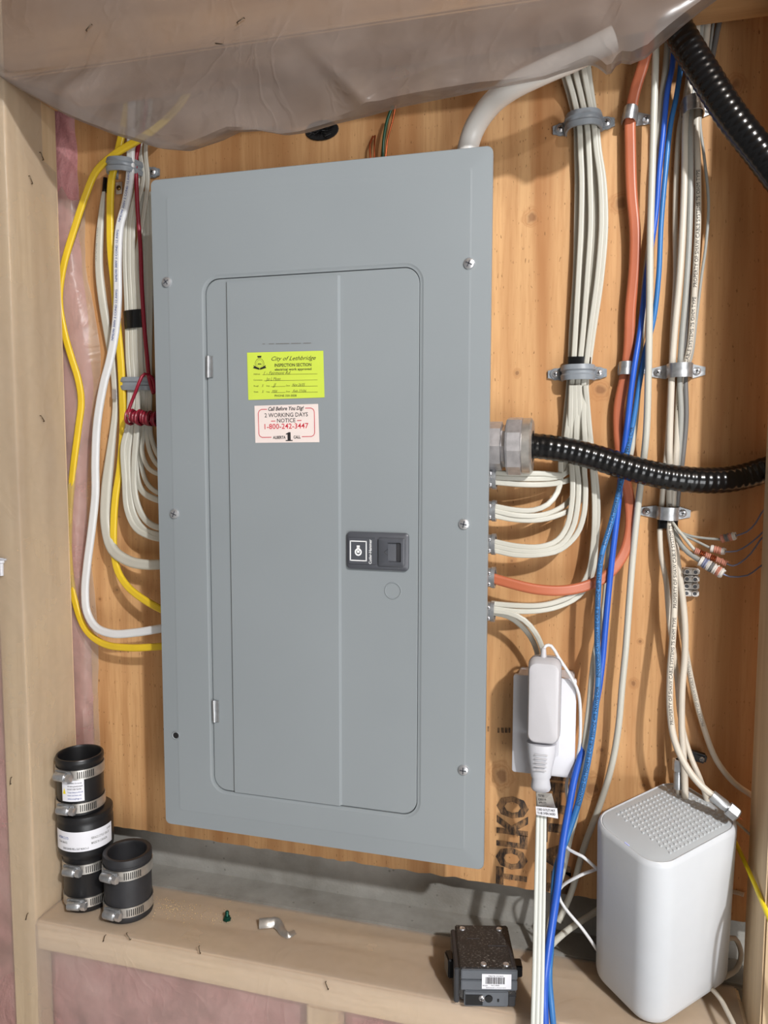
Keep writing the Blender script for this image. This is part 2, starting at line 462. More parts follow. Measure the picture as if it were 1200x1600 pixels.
# wooden framing
XL, YF, YB, ZS = -.172, -.120, -.031, -.139
def wobble(o, amp=.0015, sc=9):
    return o
t = MB(); board(t, XL-.038, XL, YF, YB, -.62, 1.15); tag(t.build('wall_stud', M_STUD), 'left wooden stud standing beside the yellow cables', 'stud')
t = MB(); board(t, .660, .700, YF, YB, -.62, 1.15); tag(t.build('wall_stud', M_STUD), 'right wooden stud at the right edge beside the white router', 'stud')
t = MB(); board(t, XL, .660, YF, YB, ZS-.038, ZS); tag(t.build('sill_board', M_SPR), 'horizontal wooden sill board carrying the black couplings', 'board')
t = MB(); board(t, XL, .660, YB+.002, -.008, ZS-.036, ZS-.0035); tag(t.build('sill_strip', M_SPR), 'narrow wooden strip behind the front sill board against the concrete', 'board')
t = MB(); board(t, XL, .660, YF, YB, .875, 1.15); tag(t.build('header_beam', M_HEAD), 'wooden header beam behind the sagging plastic at the top', 'beam')
q = atz(524, 1580, ZS-.038)
t = MB(); board(t, .190, .228, YF, YB, -.62, ZS-.038); tag(t.build('cripple_stud', M_STUD), 'short wooden stud under the sill board at the bottom edge', 'stud')

# insulation (lumpy pink batts)
def batt(name, label, x0, x1, z0, z1, yf, amp, nx, nz, seed):
    mb = MB(); vs = []; fs = []
    for j in range(nz+1):
        for i in range(nx+1):
            x = x0+(x1-x0)*i/nx; z = z0+(z1-z0)*j/nz
            e = min(1, 4*min(i/nx, 1-i/nx)+.0)
            d = noise.noise(Vector((x*14+seed, z*9, 0)))*.6+noise.noise(Vector((x*45, z*30, seed)))*.3
            vs.append((x, yf - amp*d*e + (1-e)*amp*.5, z))
    for j in range(nz):
        for i in range(nx):
            a = j*(nx+1)+i; fs.append((a, a+1, a+nx+2, a+nx+1))
    mb.add(vs, fs)
    o = mb.build(name, M_PINK)
    sol = o.modifiers.new('thick', 'SOLIDIFY'); sol.thickness = .02; sol.offset = 1 if False else -1
    return tag(o, label, 'insulation')
batt('insulation_batt', 'pink insulation batt under the sill board, left bay', XL+.002, .188, -.6, ZS-.04, -.104, .012, 40, 40, 3)
batt('insulation_batt', 'pink insulation batt under the sill board, right of the short stud', .230, .658, -.6, ZS-.04, -.104, .012, 40, 40, 8)
batt('insulation_batt', 'pink insulation batt left of the left stud', -.42, XL-.040, -.6, 1.1, -.108, .010, 30, 90, 13)
# strip squeezed between stud and plywood
mb = MB(); vs = []; fs = []; nz = 140; nx = 8
for j in range(nz+1):
    z = -.13+(1.1+.13)*j/nz
    lap = .010*noise.noise(Vector((5, z*7, 2)))+.006*noise.noise(Vector((1, z*23, 2)))
    edge = -.168 + max(0, lap + .016*math.exp(-((z-.56)/.14)**2) + .010*math.exp(-((z-.80)/.05)**2))
    if z < .1: edge = -.169
    for i in range(nx+1):
        u = i/nx; x = -.235+(edge+.235)*u
        y = -.014*math.sin(math.pi*min(1, u*.9+.1))**.7 - .002 + .003*noise.noise(Vector((x*60, z*25, 9)))
        if u > .98: y = .004
        vs.append((x, y, z))
for j in range(nz):
    for i in range(nx):
        a = j*(nx+1)+i; fs.append((a, a+1, a+nx+2, a+nx+1))
mb.add(vs, fs); o = mb.build('insulation_strip', M_PINK)
tag(o, 'pink insulation squeezed between the left stud and the plywood edge', 'insulation')

# ------------------------------------------------ plastic sheets
def grid_sheet(name, label, fn, nu, nv, mat, parent=None):
    mb = MB(); vs = []; fs = []
    for j in range(nv+1):
        for i in range(nu+1): vs.append(fn(i/nu, j/nv))
    for j in range(nv):
        for i in range(nu):
            a = j*(nu+1)+i; fs.append((a, a+1, a+nu+2, a+nu+1))
    mb.add(vs, fs); o = mb.build(name, mat)
    for p in o.data.polygons: p.use_smooth = True
    return tag(o, label, 'plastic sheet')
def interp(tab, x):
    if x <= tab[0][0]: return tab[0][1]
    for (a, b), (c, d) in zip(tab, tab[1:]):
        if x <= c:
            u = (x-a)/(c-a); u = u*u*(3-2*u) if False else u
            return b+(d-b)*u
    return tab[-1][1]
lip_px = [(-80, 96), (0, 120), (40, 145), (110, 184), (180, 212), (250, 233), (285, 236), (330, 221), (360, 206), (400, 204), (440, 211), (470, 207), (520, 192), (570, 180), (620, 166), (700, 150), (780, 134),
          (850, 121), (875, 112), (922, 98), (936, 104), (950, 116), (958, 110), (966, 95), (975, 96), (985, 98), (1010, 88), (1040, 62), (1070, 36), (1100, 12), (1125, -6), (1160, -40), (1200, -80)]
lipw = []
for px, py in lip_px:
    yy = -.126
    q = at(px, py, yy); lipw.append((q.x, q.z))
def topsheet(u, v):
    x = -.32+(.80+.32)*u
    zl = interp(lipw, x)
    zt = 1.12
    zh = max(.878, zl+.012)
    if v < .35:
        z = zt+(zh-zt)*(v/.35); y = -.1225 - .0034*(noise.noise(Vector((x*9, z*14, 0)))+1) - .002*abs(noise.noise(Vector((x*30+z*20, z*30, 0))))
        sag = 0
    elif v < .85:
        k = (v-.35)/.5; z = zh+(zl-zh)*k
        amp = math.sin(math.pi*min(1, k*.62+.02))
        y = -.1250 - .010*amp - .026*amp*noise.noise(Vector((x*7+z*7, z*11, 4))) - .012*amp*abs(noise.noise(Vector((x*12-z*14, z*16, 9)))) - .0012*amp*noise.noise(Vector((x*40, z*34, 2)))
        y -= .008*amp*math.exp(-((x-.17+(z-.9)*.9)/.012)**2) + .006*amp*math.exp(-((x+.02-(z-.9)*.8)/.015)**2)
    else:
        k = (v-.85)/.15; z = zl + .020*k - .003*math.sin(math.pi*k); y = -.129 + .045*k
        y = min(y, -.07)
    return (x, y, z)
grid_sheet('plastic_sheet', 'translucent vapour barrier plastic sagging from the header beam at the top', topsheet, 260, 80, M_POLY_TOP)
def lowsheet(u, v):
    x = XL-.0+(.655-XL)*u
    w_ = .0011*noise.noise(Vector((x*16, v*14, 0)))
    if v < .16:
        y = -.012+(YF+.004+.012)*(v/.16); z = ZS+.0016+abs(w_)*.6
        if y > YB+.001: z = ZS+.0010 - .001*min(1, (y-YB)/.02)
    elif v < .19:
        a = (v-.16)/.03*math.pi/2; y = YF+.004-math.sin(a)*.0055; z = ZS-.0039+math.cos(a)*.0055
    else:
        k = (v-.19)/.81; z = ZS-.004-(.45)*k; y = YF-.0018-abs(w_)*1.5
    return (x, y, z)
grid_sheet('plastic_sheet', 'clear vapour barrier plastic stapled over the sill board and the bay below', lowsheet, 120, 110, M_POLY_LOW)
def leftsheet(u, v):
    z = -.60+(1.02+.60)*v
    if z > .86: z = .86+(z-.86)*.2
    wv = noise.noise(Vector((2, z*16, 0)))
    if u < .55:
        x = -.42+(XL+.012-.0+.42-.012)*(u/.55); y = YF-.0016-.0012*abs(noise.noise(Vector((x*24, z*10, 5))))
        if x > XL-.03: y -= .0015*(1+wv)
    elif u < .62:
        a = (u-.55)/.07*math.pi/2; x = XL-.002+math.sin(a)*.0035+.0008*wv; y = YF+.002-math.cos(a)*.0045
    else:
        k = (u-.62)/.38; far = YB-.006 if z < .80 else YB-.03
        y = YF+.002+(far-YF-.002)*k; x = XL+.0016+.0012*abs(noise.noise(Vector((y*40, z*9, 7))))
    return (x, y, z)
def leftlow(u, v):
    return leftsheet(u, v)
grid_sheet('plastic_sheet', 'clear wrinkled vapour barrier plastic wrapped round the left stud', leftsheet, 60, 220, M_POLY)

def stripfilm(u, v):
    top = .775+.02*noise.noise(Vector((u*3, 0, 4)))
    z = -.12+(top+.12)*v
    x = -.200+(.044+.010*noise.noise(Vector((3, z*8, 1)))+.014*math.exp(-((z-.60)/.12)**2))*u
    y = -.0205-.002*noise.noise(Vector((x*30, z*14, 6)))-.0012*noise.noise(Vector((x*90, z*60, 2)))+.016*max(0, u-.75)/.25
    return (x, min(y, -.0025), z)
grid_sheet('plastic_sheet', 'hazy strip of plastic over the pink insulation beside the plywood edge', stripfilm, 10, 160, M_POLY)

# staples
def staple(p, ang, face, label):
    p = Vector(p); n = Vector(face)
    a = Vector((math.cos(ang), 0, math.sin(ang))) if abs(n.y) > .5 else Vector((0, math.cos(ang), math.sin(ang)))
    mb = MB(); L = .0044
    mb.box(p+n*.0008, (.0092, .0009, .0011), Matrix((a, n, a.cross(n))).transposed(), .0003, 1)
    for s_ in (-1, 1): mb.cyl(p+a*s_*L+n*.0008, p+a*s_*L-n*.0012, .0005, 6)
    tag(mb.build('staple', M_STSTEEL), label, 'staple', 'staples holding the plastic sheets')
M_STSTEEL = simple('dull_staple', rgb(96, 84, 70), .4, .9)
fy = YF-.0045; fx = XL+.003
for (px, py, a, side, lb) in ((65, 244, -55, 'x', 'upper of two staples high on the left stud side'), (48, 281, -60, 'x', 'lower of two staples high on the left stud side'),
                        (66, 654, -50, 'x', 'staple halfway up the left stud side beside the yellow cable'), (17, 1220, 80, 'y', 'staple low on the left stud face beside the black couplings'),
                        (42, 1432, 70, 'y', 'staple on the left stud face level with the sill board'),
                        (163, 1466, 70, 'y', 'staple on the sill front under the stacked couplings'), (201, 1463, -55, 'y', 'staple on the sill front under the single coupling'),
                        (312, 1484, -80, 'y', 'staple on the sill front left of the silver bracket'), (511, 1540, -70, 'y', 'staple on the sill front between bracket and breaker'),
                        (139, 43, 40, 'y', 'leftmost staple in the header plastic'), (376, 32, 25, 'y', 'upper right staple in the header plastic'), (343, 69, -15, 'y', 'lower right staple in the header plastic')):
    if side == 'x':
        d = ray(px, py); q = CAM+d*((fx-CAM.x)/d.x); staple(q, math.radians(a), (1, 0, 0), lb)
    else:
        yy = fy if py > 200 else -.1275
        staple(at(px, py, yy), math.radians(a), (0, -1, 0), lb)
# drywall anchor at left edge
q = at(3, 884, YF-.003)
t = thing('wall_anchor', 'white plastic wall anchor at the far left edge', 'anchor', q)
MB().lathe([(.0005, .003), (.0045, .003), (.0045, 0), (.0028, -.001), (.0022, -.016)], q+Vector((0, -.001, .004)), (0, 0, 1), 12).build('anchor_body', M_WHITE, t)
MB().box(q+Vector((0, 0, .008)), (.016, .003, .003), None, .0008).build('anchor_wing', M_WHITE, t)

# ================================================================== BREAKER PANEL
PW, PH = .387, .7566
YC = -.098
pan = thing('breaker_panel', 'tall grey steel electrical breaker panel mounted on the plywood', 'electrical panel', (PW/2, 0, PH/2))
def pl(cx, cz, w, h, r, y, k=8): return [Vector((cx+x, y, cz+z)) for x, z in rrect(w, h, r, k)]
cx, cz = PW/2, PH/2
mb = MB(); board(mb, .014, .373, -.088, .0, .014, .742, .002); mb.build('cabinet_box', M_CAB, pan)
# opening: from photo pixel corners
DL = (at(320, 436, YC).x + at(333, 1232, YC).x)/2; DR = (at(657, 420, YC).x+at(651, 1272, YC).x)/2
DT = (at(340, 435, YC).z+at(640, 416, YC).z)/2; DB = (at(345, 1237, YC).z+at(640, 1273, YC).z)/2
ox, oz, ow, oh = (DL+DR)/2, (DT+DB)/2, DR-DL, DT-DB
mb = MB()
mb.loops([pl(cx, cz, PW-.001, PH-.001, .0065, YC+.011), pl(cx, cz, PW, PH, .0068, YC+.0034), pl(cx, cz, PW-.0022, PH-.0022, .006, YC+.0015), pl(cx, cz, PW-.040, PH-.040, .003, YC+.0003),
          pl(cx, cz, PW-.044, PH-.044, .004, YC), pl(ox, oz, ow+.008, oh+.008, .021, YC), pl(ox, oz, ow+.004, oh+.004, .019, YC+.0007), pl(ox, oz, ow, oh, .017, YC+.0009), pl(ox, oz, ow, oh, .017, YC+.006)], True, False, False)
cov = mb.build('panel_cover', M_PANEL, pan); cov.data.set_sharp_from_angle(angle=math.radians(2.2))
# door with raised centre section
X1 = (at(356, 434, YC).x+at(367, 1240, YC).x)/2; X2 = (at(529, 425, YC).x+at(530, 1258, YC).x)/2
mb = MB(); yd = YC+.0014
dw, dh = ow-.0016, oh-.0016
mb.loops([pl(ox, oz, dw, dh, .0165, yd+.004), pl(ox, oz, dw, dh, .0165, yd+.0006), pl(ox, oz, dw-.0012, dh-.0012, .016, yd)], True, False, True)
door = mb.build('door', M_PANEL, pan)
mb = MB(); zt_, zb_ = oz+dh/2-.004, oz-dh/2+.0006
for x0_, x1_ in ((X1, X2),):
    mb.loops([[Vector((x0_-e, y, zb_)), Vector((x1_+e, y, zb_)), Vector((x1_+e, y, zt_)), Vector((x0_-e, y, zt_))] for e, y in ((.0022, yd-.0), (.0, yd-.0030))], True, False, True)
mb.build('raised_section', M_PANEL, door, False)
yf_ = yd-.0031
# hinges
for (a, b) in (((325, 556), (325, 590)), ((334, 1094), (335, 1128))):
    p0 = at(*a, YC-.001); p1 = at(*b, YC-.001)
    h = MB(); h.cyl(p0, p1, .0022, 10); h.box((p0+p1)/2+Vector((.003, .0004, 0)), (.006, .001, (p0-p1).length*.96)); h.build('hinge', M_GALV, pan)
# screws
def pan_screw(c, n, r, parent, name='screw', mat=None, cross=True):
    c = Vector(c); n = Vector(n).normalized()
    o = MB().lathe([(.0001, r*.55), (r*.5, r*.5), (r*.85, r*.3), (r, 0), (r, -.001)], c, n, 18).build(name, mat or M_ZINC, parent)
    if cross and r > .002:
        a = n.orthogonal().normalized(); b = n.cross(a); a, b = a*.8+b*.6, b*.8-a*.6
        k = MB()
        for d in (a, b): k.box(c+n*(r*.52), (r*1.25, r*.22, r*.12), Matrix((d, n.cross(d), n)).transposed())
        k.build('screw_slot', M_DARK, o if parent is not None and parent.parent is None and False else parent)
    return o
for (px, py) in ((261, 441), (733, 412), (273, 803), (725, 819), (724, 1203)):
    p = at(px, py, YC); o = MB().lathe([(.0001, .0030), (.0030, .0027), (.0052, .0018), (.0060, .0002), (.0060, -.001)], p, (0, -1, 0), 20).build('cover_screw', M_ZINC, pan)
    k = MB(); a = random.random()*3
    for d in (a, a+math.pi/2): k.box(p+Vector((0, -.0028, 0)), (.007, .0006, .0012), Matrix.Rotation(d, 3, 'Y'))
    k.build('slot', M_DKG, o)
p = at(275, 1149, YC)
MB().lathe([(.0001, .0004), (.0036, .0005)], p, (0, -1, 0), 18).build('screw_hole', M_DARK, pan)
MB().lathe([(.0036, .0004), (.0046, .0010), (.0050, 0)], p, (0, -1, 0), 18).build('hole_rim', M_PANEL, pan)
# knockout disc on the door
p = at(614, 923, yd)
MB().lathe([(.0083, .0001), (.0086, .0008), (.0092, .0008), (.0095, 0)], p, (0, -1, 0), 28).build('knockout_disc', M_PANEL, door)
# latch
LC = at(590.5, 861, yd-.001); lw = (at(639, 863, yd).x-at(543, 858, yd).x); lh = at(590, 832, yd).z-at(590, 890, yd).z
def lp(w_, h_, r, y, dx=0, dz=0): return pl(LC.x+dx, LC.z+dz, w_, h_, r, y, 5)
lat = MB().loops([lp(lw, lh, .004, yd+.001), lp(lw, lh, .004, yd-.003), lp(lw-.004, lh-.004, .003, yd-.0045)], True, False, True).build('latch_plate', M_DKG, pan)
MB().loops([lp(lw*.46, lh*.72, .002, yd-.0044, -lw*.235), lp(lw*.45, lh*.70, .002, yd-.0056, -lw*.235)], True, False, True).build('badge', M_DKG, lat)
# latch slider with finger recess
sx_, sw, sh = lw*.24, lw*.42, lh*.74
hx = sx_+.004
mb = MB()
mb.loops([lp(sw, sh, .002, yd-.0044, sx_), lp(sw, sh, .002, yd-.0068, sx_), lp(sw-.001, sh-.001, .002, yd-.0072, sx_),
          lp(sw*.52, sh*.70, .0015, yd-.0072, sx_+.003), lp(sw*.50, sh*.68, .0015, yd-.0050, sx_+.003), lp(sw*.36, sh*.5, .0015, yd-.0030, sx_+.001, -.001)], True, False, True)
mb.build('latch_slider', M_DKG, lat)
MB().loops([lp(sw*.17, sh*.66, .001, yd-.0052, sx_+.0078), lp(sw*.16, sh*.65, .001, yd-.0054, sx_+.0078)], True, True, True).build('finger_recess', M_DKG2, lat)
mb = MB(); arrow = MB()
for s_ in (-1, 1):
    a_ = Vector((LC.x+sx_-.0078, yd-.0074, LC.z-.000)); b_ = a_+Vector((.004, 0, s_*.0032)); arrow.cyl(a_, b_, .0003, 6)
arrow.build('arrow_mark', M_DKG2, lat)
# badge print: framed mark and vertical lettering
mk = MB(); yk = yd-.0058; bx = LC.x-lw*.30; bz = LC.z; fw_, fh_ = lw*.26, lh*.52
for (dx, dz, a, b) in ((0, fh_/2, fw_, .0011), (0, -fh_/2, fw_, .0011), (-fw_/2, 0, .0011, fh_+.0011), (fw_/2, 0, .0011, fh_+.0011)):
    mk.box((bx+dx, yk, bz+dz), (a, .0003, b))
ring = [(math.cos(t), math.sin(t)) for t in [2*math.pi*i/24 for i in range(24)]]
mk.loops([[Vector((bx+x*r_, yk-.0002, bz-.0012+z*r_*1.05)) for x, z in ring] for r_ in (.0024, .0040)], True, False, False)
mk.box((bx, yk-.0002, bz+.0045), (.0034, .0002, .0030)); mk.box((bx, yk-.0003, bz-.0008), (.0028, .0002, .0026)); mk.box((bx-.0011, yk-.0002, bz+.0018), (.0006, .0002, .005)); mk.box((bx+.0011, yk-.0002, bz+.0018), (.0006, .0002, .005))
put_text(mk, 'Cutler-Hammer', Vector((LC.x-lw*.085, yk, LC.z-lh*.34)), Vector((0, 0, 1)), Vector((-1, 0, 0)), .0030, lh*.66, 'L', .02)
mk.build('badge_print', M_INKW, lat, False)
# scuffs
# ---- stickers
def sticker(corners, y, mat, name, label, parent):
    P = [at(px, py, y) for px, py in corners]   # TL TR BR BL
    mb = MB(); mb.add(P+[p+Vector((0, .0002, 0)) for p in P], [(3, 2, 1, 0), (4, 5, 6, 7)]+[(i, (i+1) % 4, (i+1) % 4+4, i+4) for i in range(4)])
    o = mb.build(name, mat, parent, False); o['label'] = label
    TL, TR, BR, BL = P
    X = (TR-TL).normalized(); Y = (TL-BL).normalized(); return o, BL, X, Y, (TR-TL).length, (TL-BL).length
ys = yf_-.0004
st, O, X, Y, W_, H_ = sticker([(386, 551), (505, 548), (507, 621), (388, 625)], ys, M_LIME, 'inspection_sticker', 'lime green electrical inspection sticker with handwriting', pan)
N = Vector((0, -.00015, 0))
def S(u, v): return O+X*(u*W_)+Y*(v*H_)+N
tx = MB()
put_text(tx, 'City of Lethbridge', S(.325, .82), X, Y, H_*.085, W_*.58, 'L', .004, .45)
put_text(tx, 'INSPECTION SECTION', S(.365, .69), X, Y, H_*.065, W_*.48, 'L', .02)
put_text(tx, 'electrical work approved', S(.365, .61), X, Y, H_*.05, W_*.48, 'L', .02)
put_text(tx, 'PHONE 320-3838', S(.355, .065), X, Y, H_*.042, W_*.29, 'L', .01)
for v, ws in ((.53, [('Address', .08)]), (.405, [('Comments', .08)]), (.28, [('Rough', .08), ('Insp.', .25), ('Date', .51)]), (.155, [('Finish', .08), ('Insp.', .25), ('Date', .51)])):
    for s_, u in ws: put_text(tx, s_, S(u, v), X, Y, H_*.032)
def hl(u0, u1, v): tx.add([S(u0, v), S(u1, v), S(u1, v+.006), S(u0, v+.006)], [(0, 1, 2, 3)])
hl(.2, .92, .525); hl(.22, .92, .4); hl(.31, .5, .275); hl(.58, .92, .275); hl(.31, .5, .15); hl(.58, .92, .15)
# crest
def Sc(u, v, dx, dy): return S(u, v)+X*dx+Y*dy
for r0, r1 in ((.0050, .0054), (.0036, .0038)):
    tx.loops([[Sc(.165, .76, x*r, z*r*1.1) for x, z in ring] for r in (r0, r1)], True, False, False)
tx.add([Sc(.165, .76, a, b) for a, b in ((-.002, .0066), (.002, .0066), (.0026, .0086), (-.0026, .0086))], [(0, 1, 2, 3)])
put_text(tx, 'm', Sc(.165, .76, -.002, -.0012), X, Y, .0024, .004, 'L', .03)
for s_ in (-1, 1): tx.add([Sc(.165, .66, s_*a, b) for a, b in ((.0004, -.0014), (.0080, .0006), (.0068, .0022), (.0074, .0038), (.0050, .0024), (.0004, .0004))], [(0, 1, 2, 3, 4, 5)])
tx.build('sticker_print', M_INK, st, False)
hw = MB()
for s_, u, v, h_, w2 in (('1 - Fairmont Rd.', .215, .53, .07, .36), ('Jas L Moen', .24, .405, .07, .2), ('X', .185, .27, .06, .03), ('JJ', .33, .28, .07, .05), ('Nov 26/05', .59, .28, .06, .17), ('X', .185, .145, .06, .03), ('MSK', .32, .155, .05, .08), ('Feb 22/06', .595, .15, .06, .18)):
    put_text(hw, s_, S(u, v), X, Y, H_*h_, W_*w2, 'L', -.004, .5)
hw.build('handwriting', M_INK, st, False)
st, O, X, Y, W_, H_ = sticker([(397.5, 634), (497, 631), (499, 691), (399, 692)], ys, M_CREAMP, 'dig_notice_sticker', 'cream call before you dig notice sticker with red phone number', pan)
tx = MB()
put_text(tx, 'Call Before You Dig!', S(.5, .855), X, Y, H_*.1, W_*.56, 'C', .025, .3)
put_text(tx, '2 WORKING DAYS', S(.5, .68), X, Y, H_*.11, W_*.68, 'C', .008)
put_text(tx, 'NOTICE', S(.5, .535), X, Y, H_*.105, W_*.29, 'C', .008)
put_text(tx, 'ALBERTA', S(.385, .1), X, Y, H_*.075, W_*.2, 'C', .03)
put_text(tx, 'CALL', S(.665, .1), X, Y, H_*.075, W_*.11, 'C', .03)
tx.add([S(u, v) for u, v in ((.515, .06), (.565, .06), (.565, .27), (.535, .27), (.49, .23), (.49, .205), (.515, .215))], [(0, 1, 2, 3, 4, 5, 6)])
tx.add([S(.485, .035), S(.595, .035), S(.595, .062), S(.485, .062)], [(0, 1, 2, 3)])
tx.build('notice_print', M_INK, st, False)
tx = MB()
put_text(tx, '1-800-242-3447', S(.5, .365), X, Y, H_*.14, W_*.69, 'C', .01)
def seg(pts, wd=.0004):
    for (a, b), (c, d) in zip(pts, pts[1:]):
        A = S(a, b); B = S(c, d); t_ = (B-A).normalized(); nn = t_.cross(Vector((0, 1, 0)))*wd
        tx.add([A-nn, B-nn, B+nn, A+nn], [(0, 1, 2, 3)])
for s_ in (0, 1):
    m_ = (lambda u: u) if s_ == 0 else (lambda u: 1-u)
    seg([(m_(.2), .895), (m_(.11), .895), (m_(.075), .86), (m_(.06), .80), (m_(.06), .24), (m_(.075), .18), (m_(.11), .145), (m_(.26), .145)])
seg([(.26, .575), (.33, .575)]); seg([(.67, .575), (.74, .575)])
tx.build('notice_print', M_INKR, st, False)
# faint scrape line above sticker
mb = MB()
for u0, u1 in ((410, 414), (420, 428), (431, 452), (455, 470), (474, 486)):
    a = at(u0, 538-.02*(u0-410), ys+.0001); b = at(u1, 538-.02*(u1-410), ys+.0001)
    mb.add([a, b, b+Vector((0, 0, .0007)), a+Vector((0, 0, .0007))], [(0, 1, 2, 3)])
mb.build('scrape_mark', M_INKG, pan, False)

# ================================================================== STAMP on the plywood
mb = MB()
o0 = at(820, 1386, -.0004)
Zu = Vector((0, 0, 1)); Xl = Vector((-1, 0, 0))
hgt = at(822, 1330, 0).x-at(779, 1325, 0).x
zz = at(800, 1384, 0).z; z2 = at(800, 1245, 0).z
xb = at(821, 1320, 0).x
put_text(mb, 'TOLKO', Vector((xb, -.0004, ZP+.001)), Zu, Xl, hgt, z2-ZP, 'L', .055)
xb2 = at(890, 1320, 0).x
put_text(mb, 'EATHING', Vector((xb2, -.0004, ZP+.001)), Zu, Xl, hgt, .232, 'L', .05)
mb.build('stamp_lettering', M_STAMP, bpy.data.objects['wall_back'], False)
mb = MB()
for (px, py, w_, h_) in ((757, 1139, 3, 6), (763, 1139, 2.5, 8), (779, 1141, 3, 8), (785, 1141, 4, 8), (791, 1141, 4, 8), (796, 1141, 3, 8)):
    q = at(px, py, -.0003); mb.box(q, (w_*.00078, .0001, h_*.00078))
mb.build('stamp_lettering', M_STAMP, bpy.data.objects['wall_back'], False)

# ================================================================== LEFT CABLES
W = []
def CB(label, pts, w, mat, kind='flat', name='electrical_cable', cat='cable', **k): return cable(name, label, cat, pts, w, mat, kind, **k)
# yellow
CB('yellow cable looping out past the left stud and into the panel low down', [(330, -70, -.02), (318, 60, -.024), (290, 150, -.03), (250, 195, -.034), (222, 215, -.036), (178, 242, -.034), (150, 268, -.03), (135, 302, -.028), (117, 355, -.026), (99, 417, -.024), (93, 467, -.024), (100, 517, -.024), (112, 560, -.024), (122, 592, -.023), (127, 627, -.022), (122, 672, -.021), (114, 735, -.02), (108, 810, -.016), (108, 872, -.016), (116, 935, -.02), (133, 982, -.026), (160, 1005, -.034), (200, 1012, -.042), (252, 1010, -.046), (275, 1008, -.046)], 11.5, M_YEL)
CB('yellow cable running straight down between the white cables left of the panel', [(215, -60, -.02), (206, 100, -.02), (196, 180, -.02), (190, 212, -.02), (180, 255, -.022), (174, 282, -.022), (172, 342, -.022), (173, 392, -.022), (178, 442, -.02), (182, 492, -.018), (188, 555, -.016), (191, 610, -.016), (192, 672, -.016), (187, 735, -.018), (181, 772, -.02), (178, 810, -.022), (178, 860, -.024), (184, 892, -.03), (200, 917, -.036), (225, 937, -.042), (252, 952, -.046), (275, 962, -.046)], 12, M_YEL)
# white front cable
CB('bright white cable in front on the left, bowing out and entering the panel low down', [(212, -60, -.02), (208, 100, -.02), (206, 170, -.022), (205, 215, -.026), (204, 250, -.028), (203, 277, -.028), (196, 320, -.034), (187, 355, -.034), (184, 405, -.034), (184, 467, -.034), (180, 517, -.034), (172, 562, -.034), (162, 600, -.034), (152, 660, -.034), (149, 722, -.034), (149, 772, -.034), (144, 822, -.034), (136, 885, -.034), (133, 922, -.035), (136, 956, -.036), (150, 980, -.04), (175, 990, -.044), (215, 988, -.046), (252, 982, -.048), (275, 980, -.048)], 13.5, M_CWHITE,
   prints=('NMD90 300V 3 COND 12 AWG', .25, .0032, M_INKB, 0, False, 3))
# twisting heavy white cable
CB('thick putty white cable twisting down behind the bright white one', [(164, 283, -.006), (160, 320, -.010), (156, 367, -.012), (155, 417, -.012), (160, 467, -.010), (168, 517, -.008), (175, 560, -.007), (179, 600, -.007), (180, 640, -.008), (177, 672, -.010), (171, 722, -.012), (166, 772, -.014), (166, 822, -.018), (176, 858, -.026), (200, 876, -.034), (225, 882, -.04), (252, 882, -.044), (275, 882, -.044)], 13, M_CAPE,
   width_list=[3, 9, 12, 13, 14, 14, 13, 10, 9, 11, 14, 17, 18, 18, 18, 17, 16, 16], prints=('14/3 NMD90 TYPE CSA', .06, .003, M_INKG, -.5, False, 1))
MB().cyl(at(164.5, 281, -.006), at(163.5, 298, -.007), .0028, 8, .0034)  # (tip built below)
tip = MB(); tip.cyl(at(164.5, 278, -.006), at(163.5, 300, -.0075), .0026, 10, .0034)
tag(tip.build('tape_wrap', M_TAPE), 'black tape tip on the thick putty cable at upper left', 'tape')
# red wire
CB('dark red cable running down beside the panel edge', [(240, -60, -.012), (232, 100, -.014), (225, 190, -.018), (217, 225, -.02), (212, 255, -.022), (213, 280, -.022), (215, 330, -.02), (219, 380, -.018), (222, 455, -.016), (226, 517, -.014), (230, 560, -.014), (233, 590, -.016), (240, 615, -.018)], 6.5, M_RED, 'round')
# bundle of putty cables down the left
gx = {280: (207, 216, 224, 231), 340: (197, 204, 210, 224), 405: (195, 202, 208, 214), 480: (198, 205, 211, 218), 560: (200, 207, 213, 220), 600: (203, 209, 216, 223)}
LB = [
 ('left cable of the taped putty bundle, lowest curve into the panel', [(193, 697, -.026), (195, 747, -.028), (199, 797, -.032), (212, 825, -.036), (232, 837, -.04), (252, 842, -.044), (272, 844, -.044)]),
 ('second cable of the taped putty bundle, middle of the low curves', [(200, 710, -.024), (202, 760, -.028), (210, 805, -.032), (225, 827, -.036), (252, 836, -.044), (272, 838, -.044)]),
 ('third cable of the taped putty bundle, innermost of the low curves', [(210, 722, -.026), (211, 772, -.030), (222, 805, -.034), (237, 820, -.04), (252, 825, -.044), (272, 828, -.044)]),
 ('right cable of the taped putty bundle, curving in below the coil', [(214, 710, -.014), (215, 750, -.020), (225, 770, -.032), (252, 783, -.044), (272, 788, -.044)])]
for k, (lb, tail) in enumerate(LB):
    w_ = 7.4 if k != 2 else 8.4
    pts = [(215+k*9, -60, -.012), (207+k*9, 175, -.012), (202+k*8.5, 235, -.012), (gx[280][k], 280, -.012), (gx[340][k], 340, -.011), (gx[405][k], 405, -.0115), (gx[480][k], 480, -.012), (gx[560][k], 560, -.011), (gx[600][k], 602, -.013), ((200, 206, 214, 222)[k], 667, (-.022, -.02, -.026, -.012)[k])]+tail
    CB(lb, pts, w_, M_CAPE, 'flat', group='putty cables left of the panel', width_list=[7, 7, 7, 7, 7.2, 7.4, 7.6, 8, 9, 10, 10, 10])
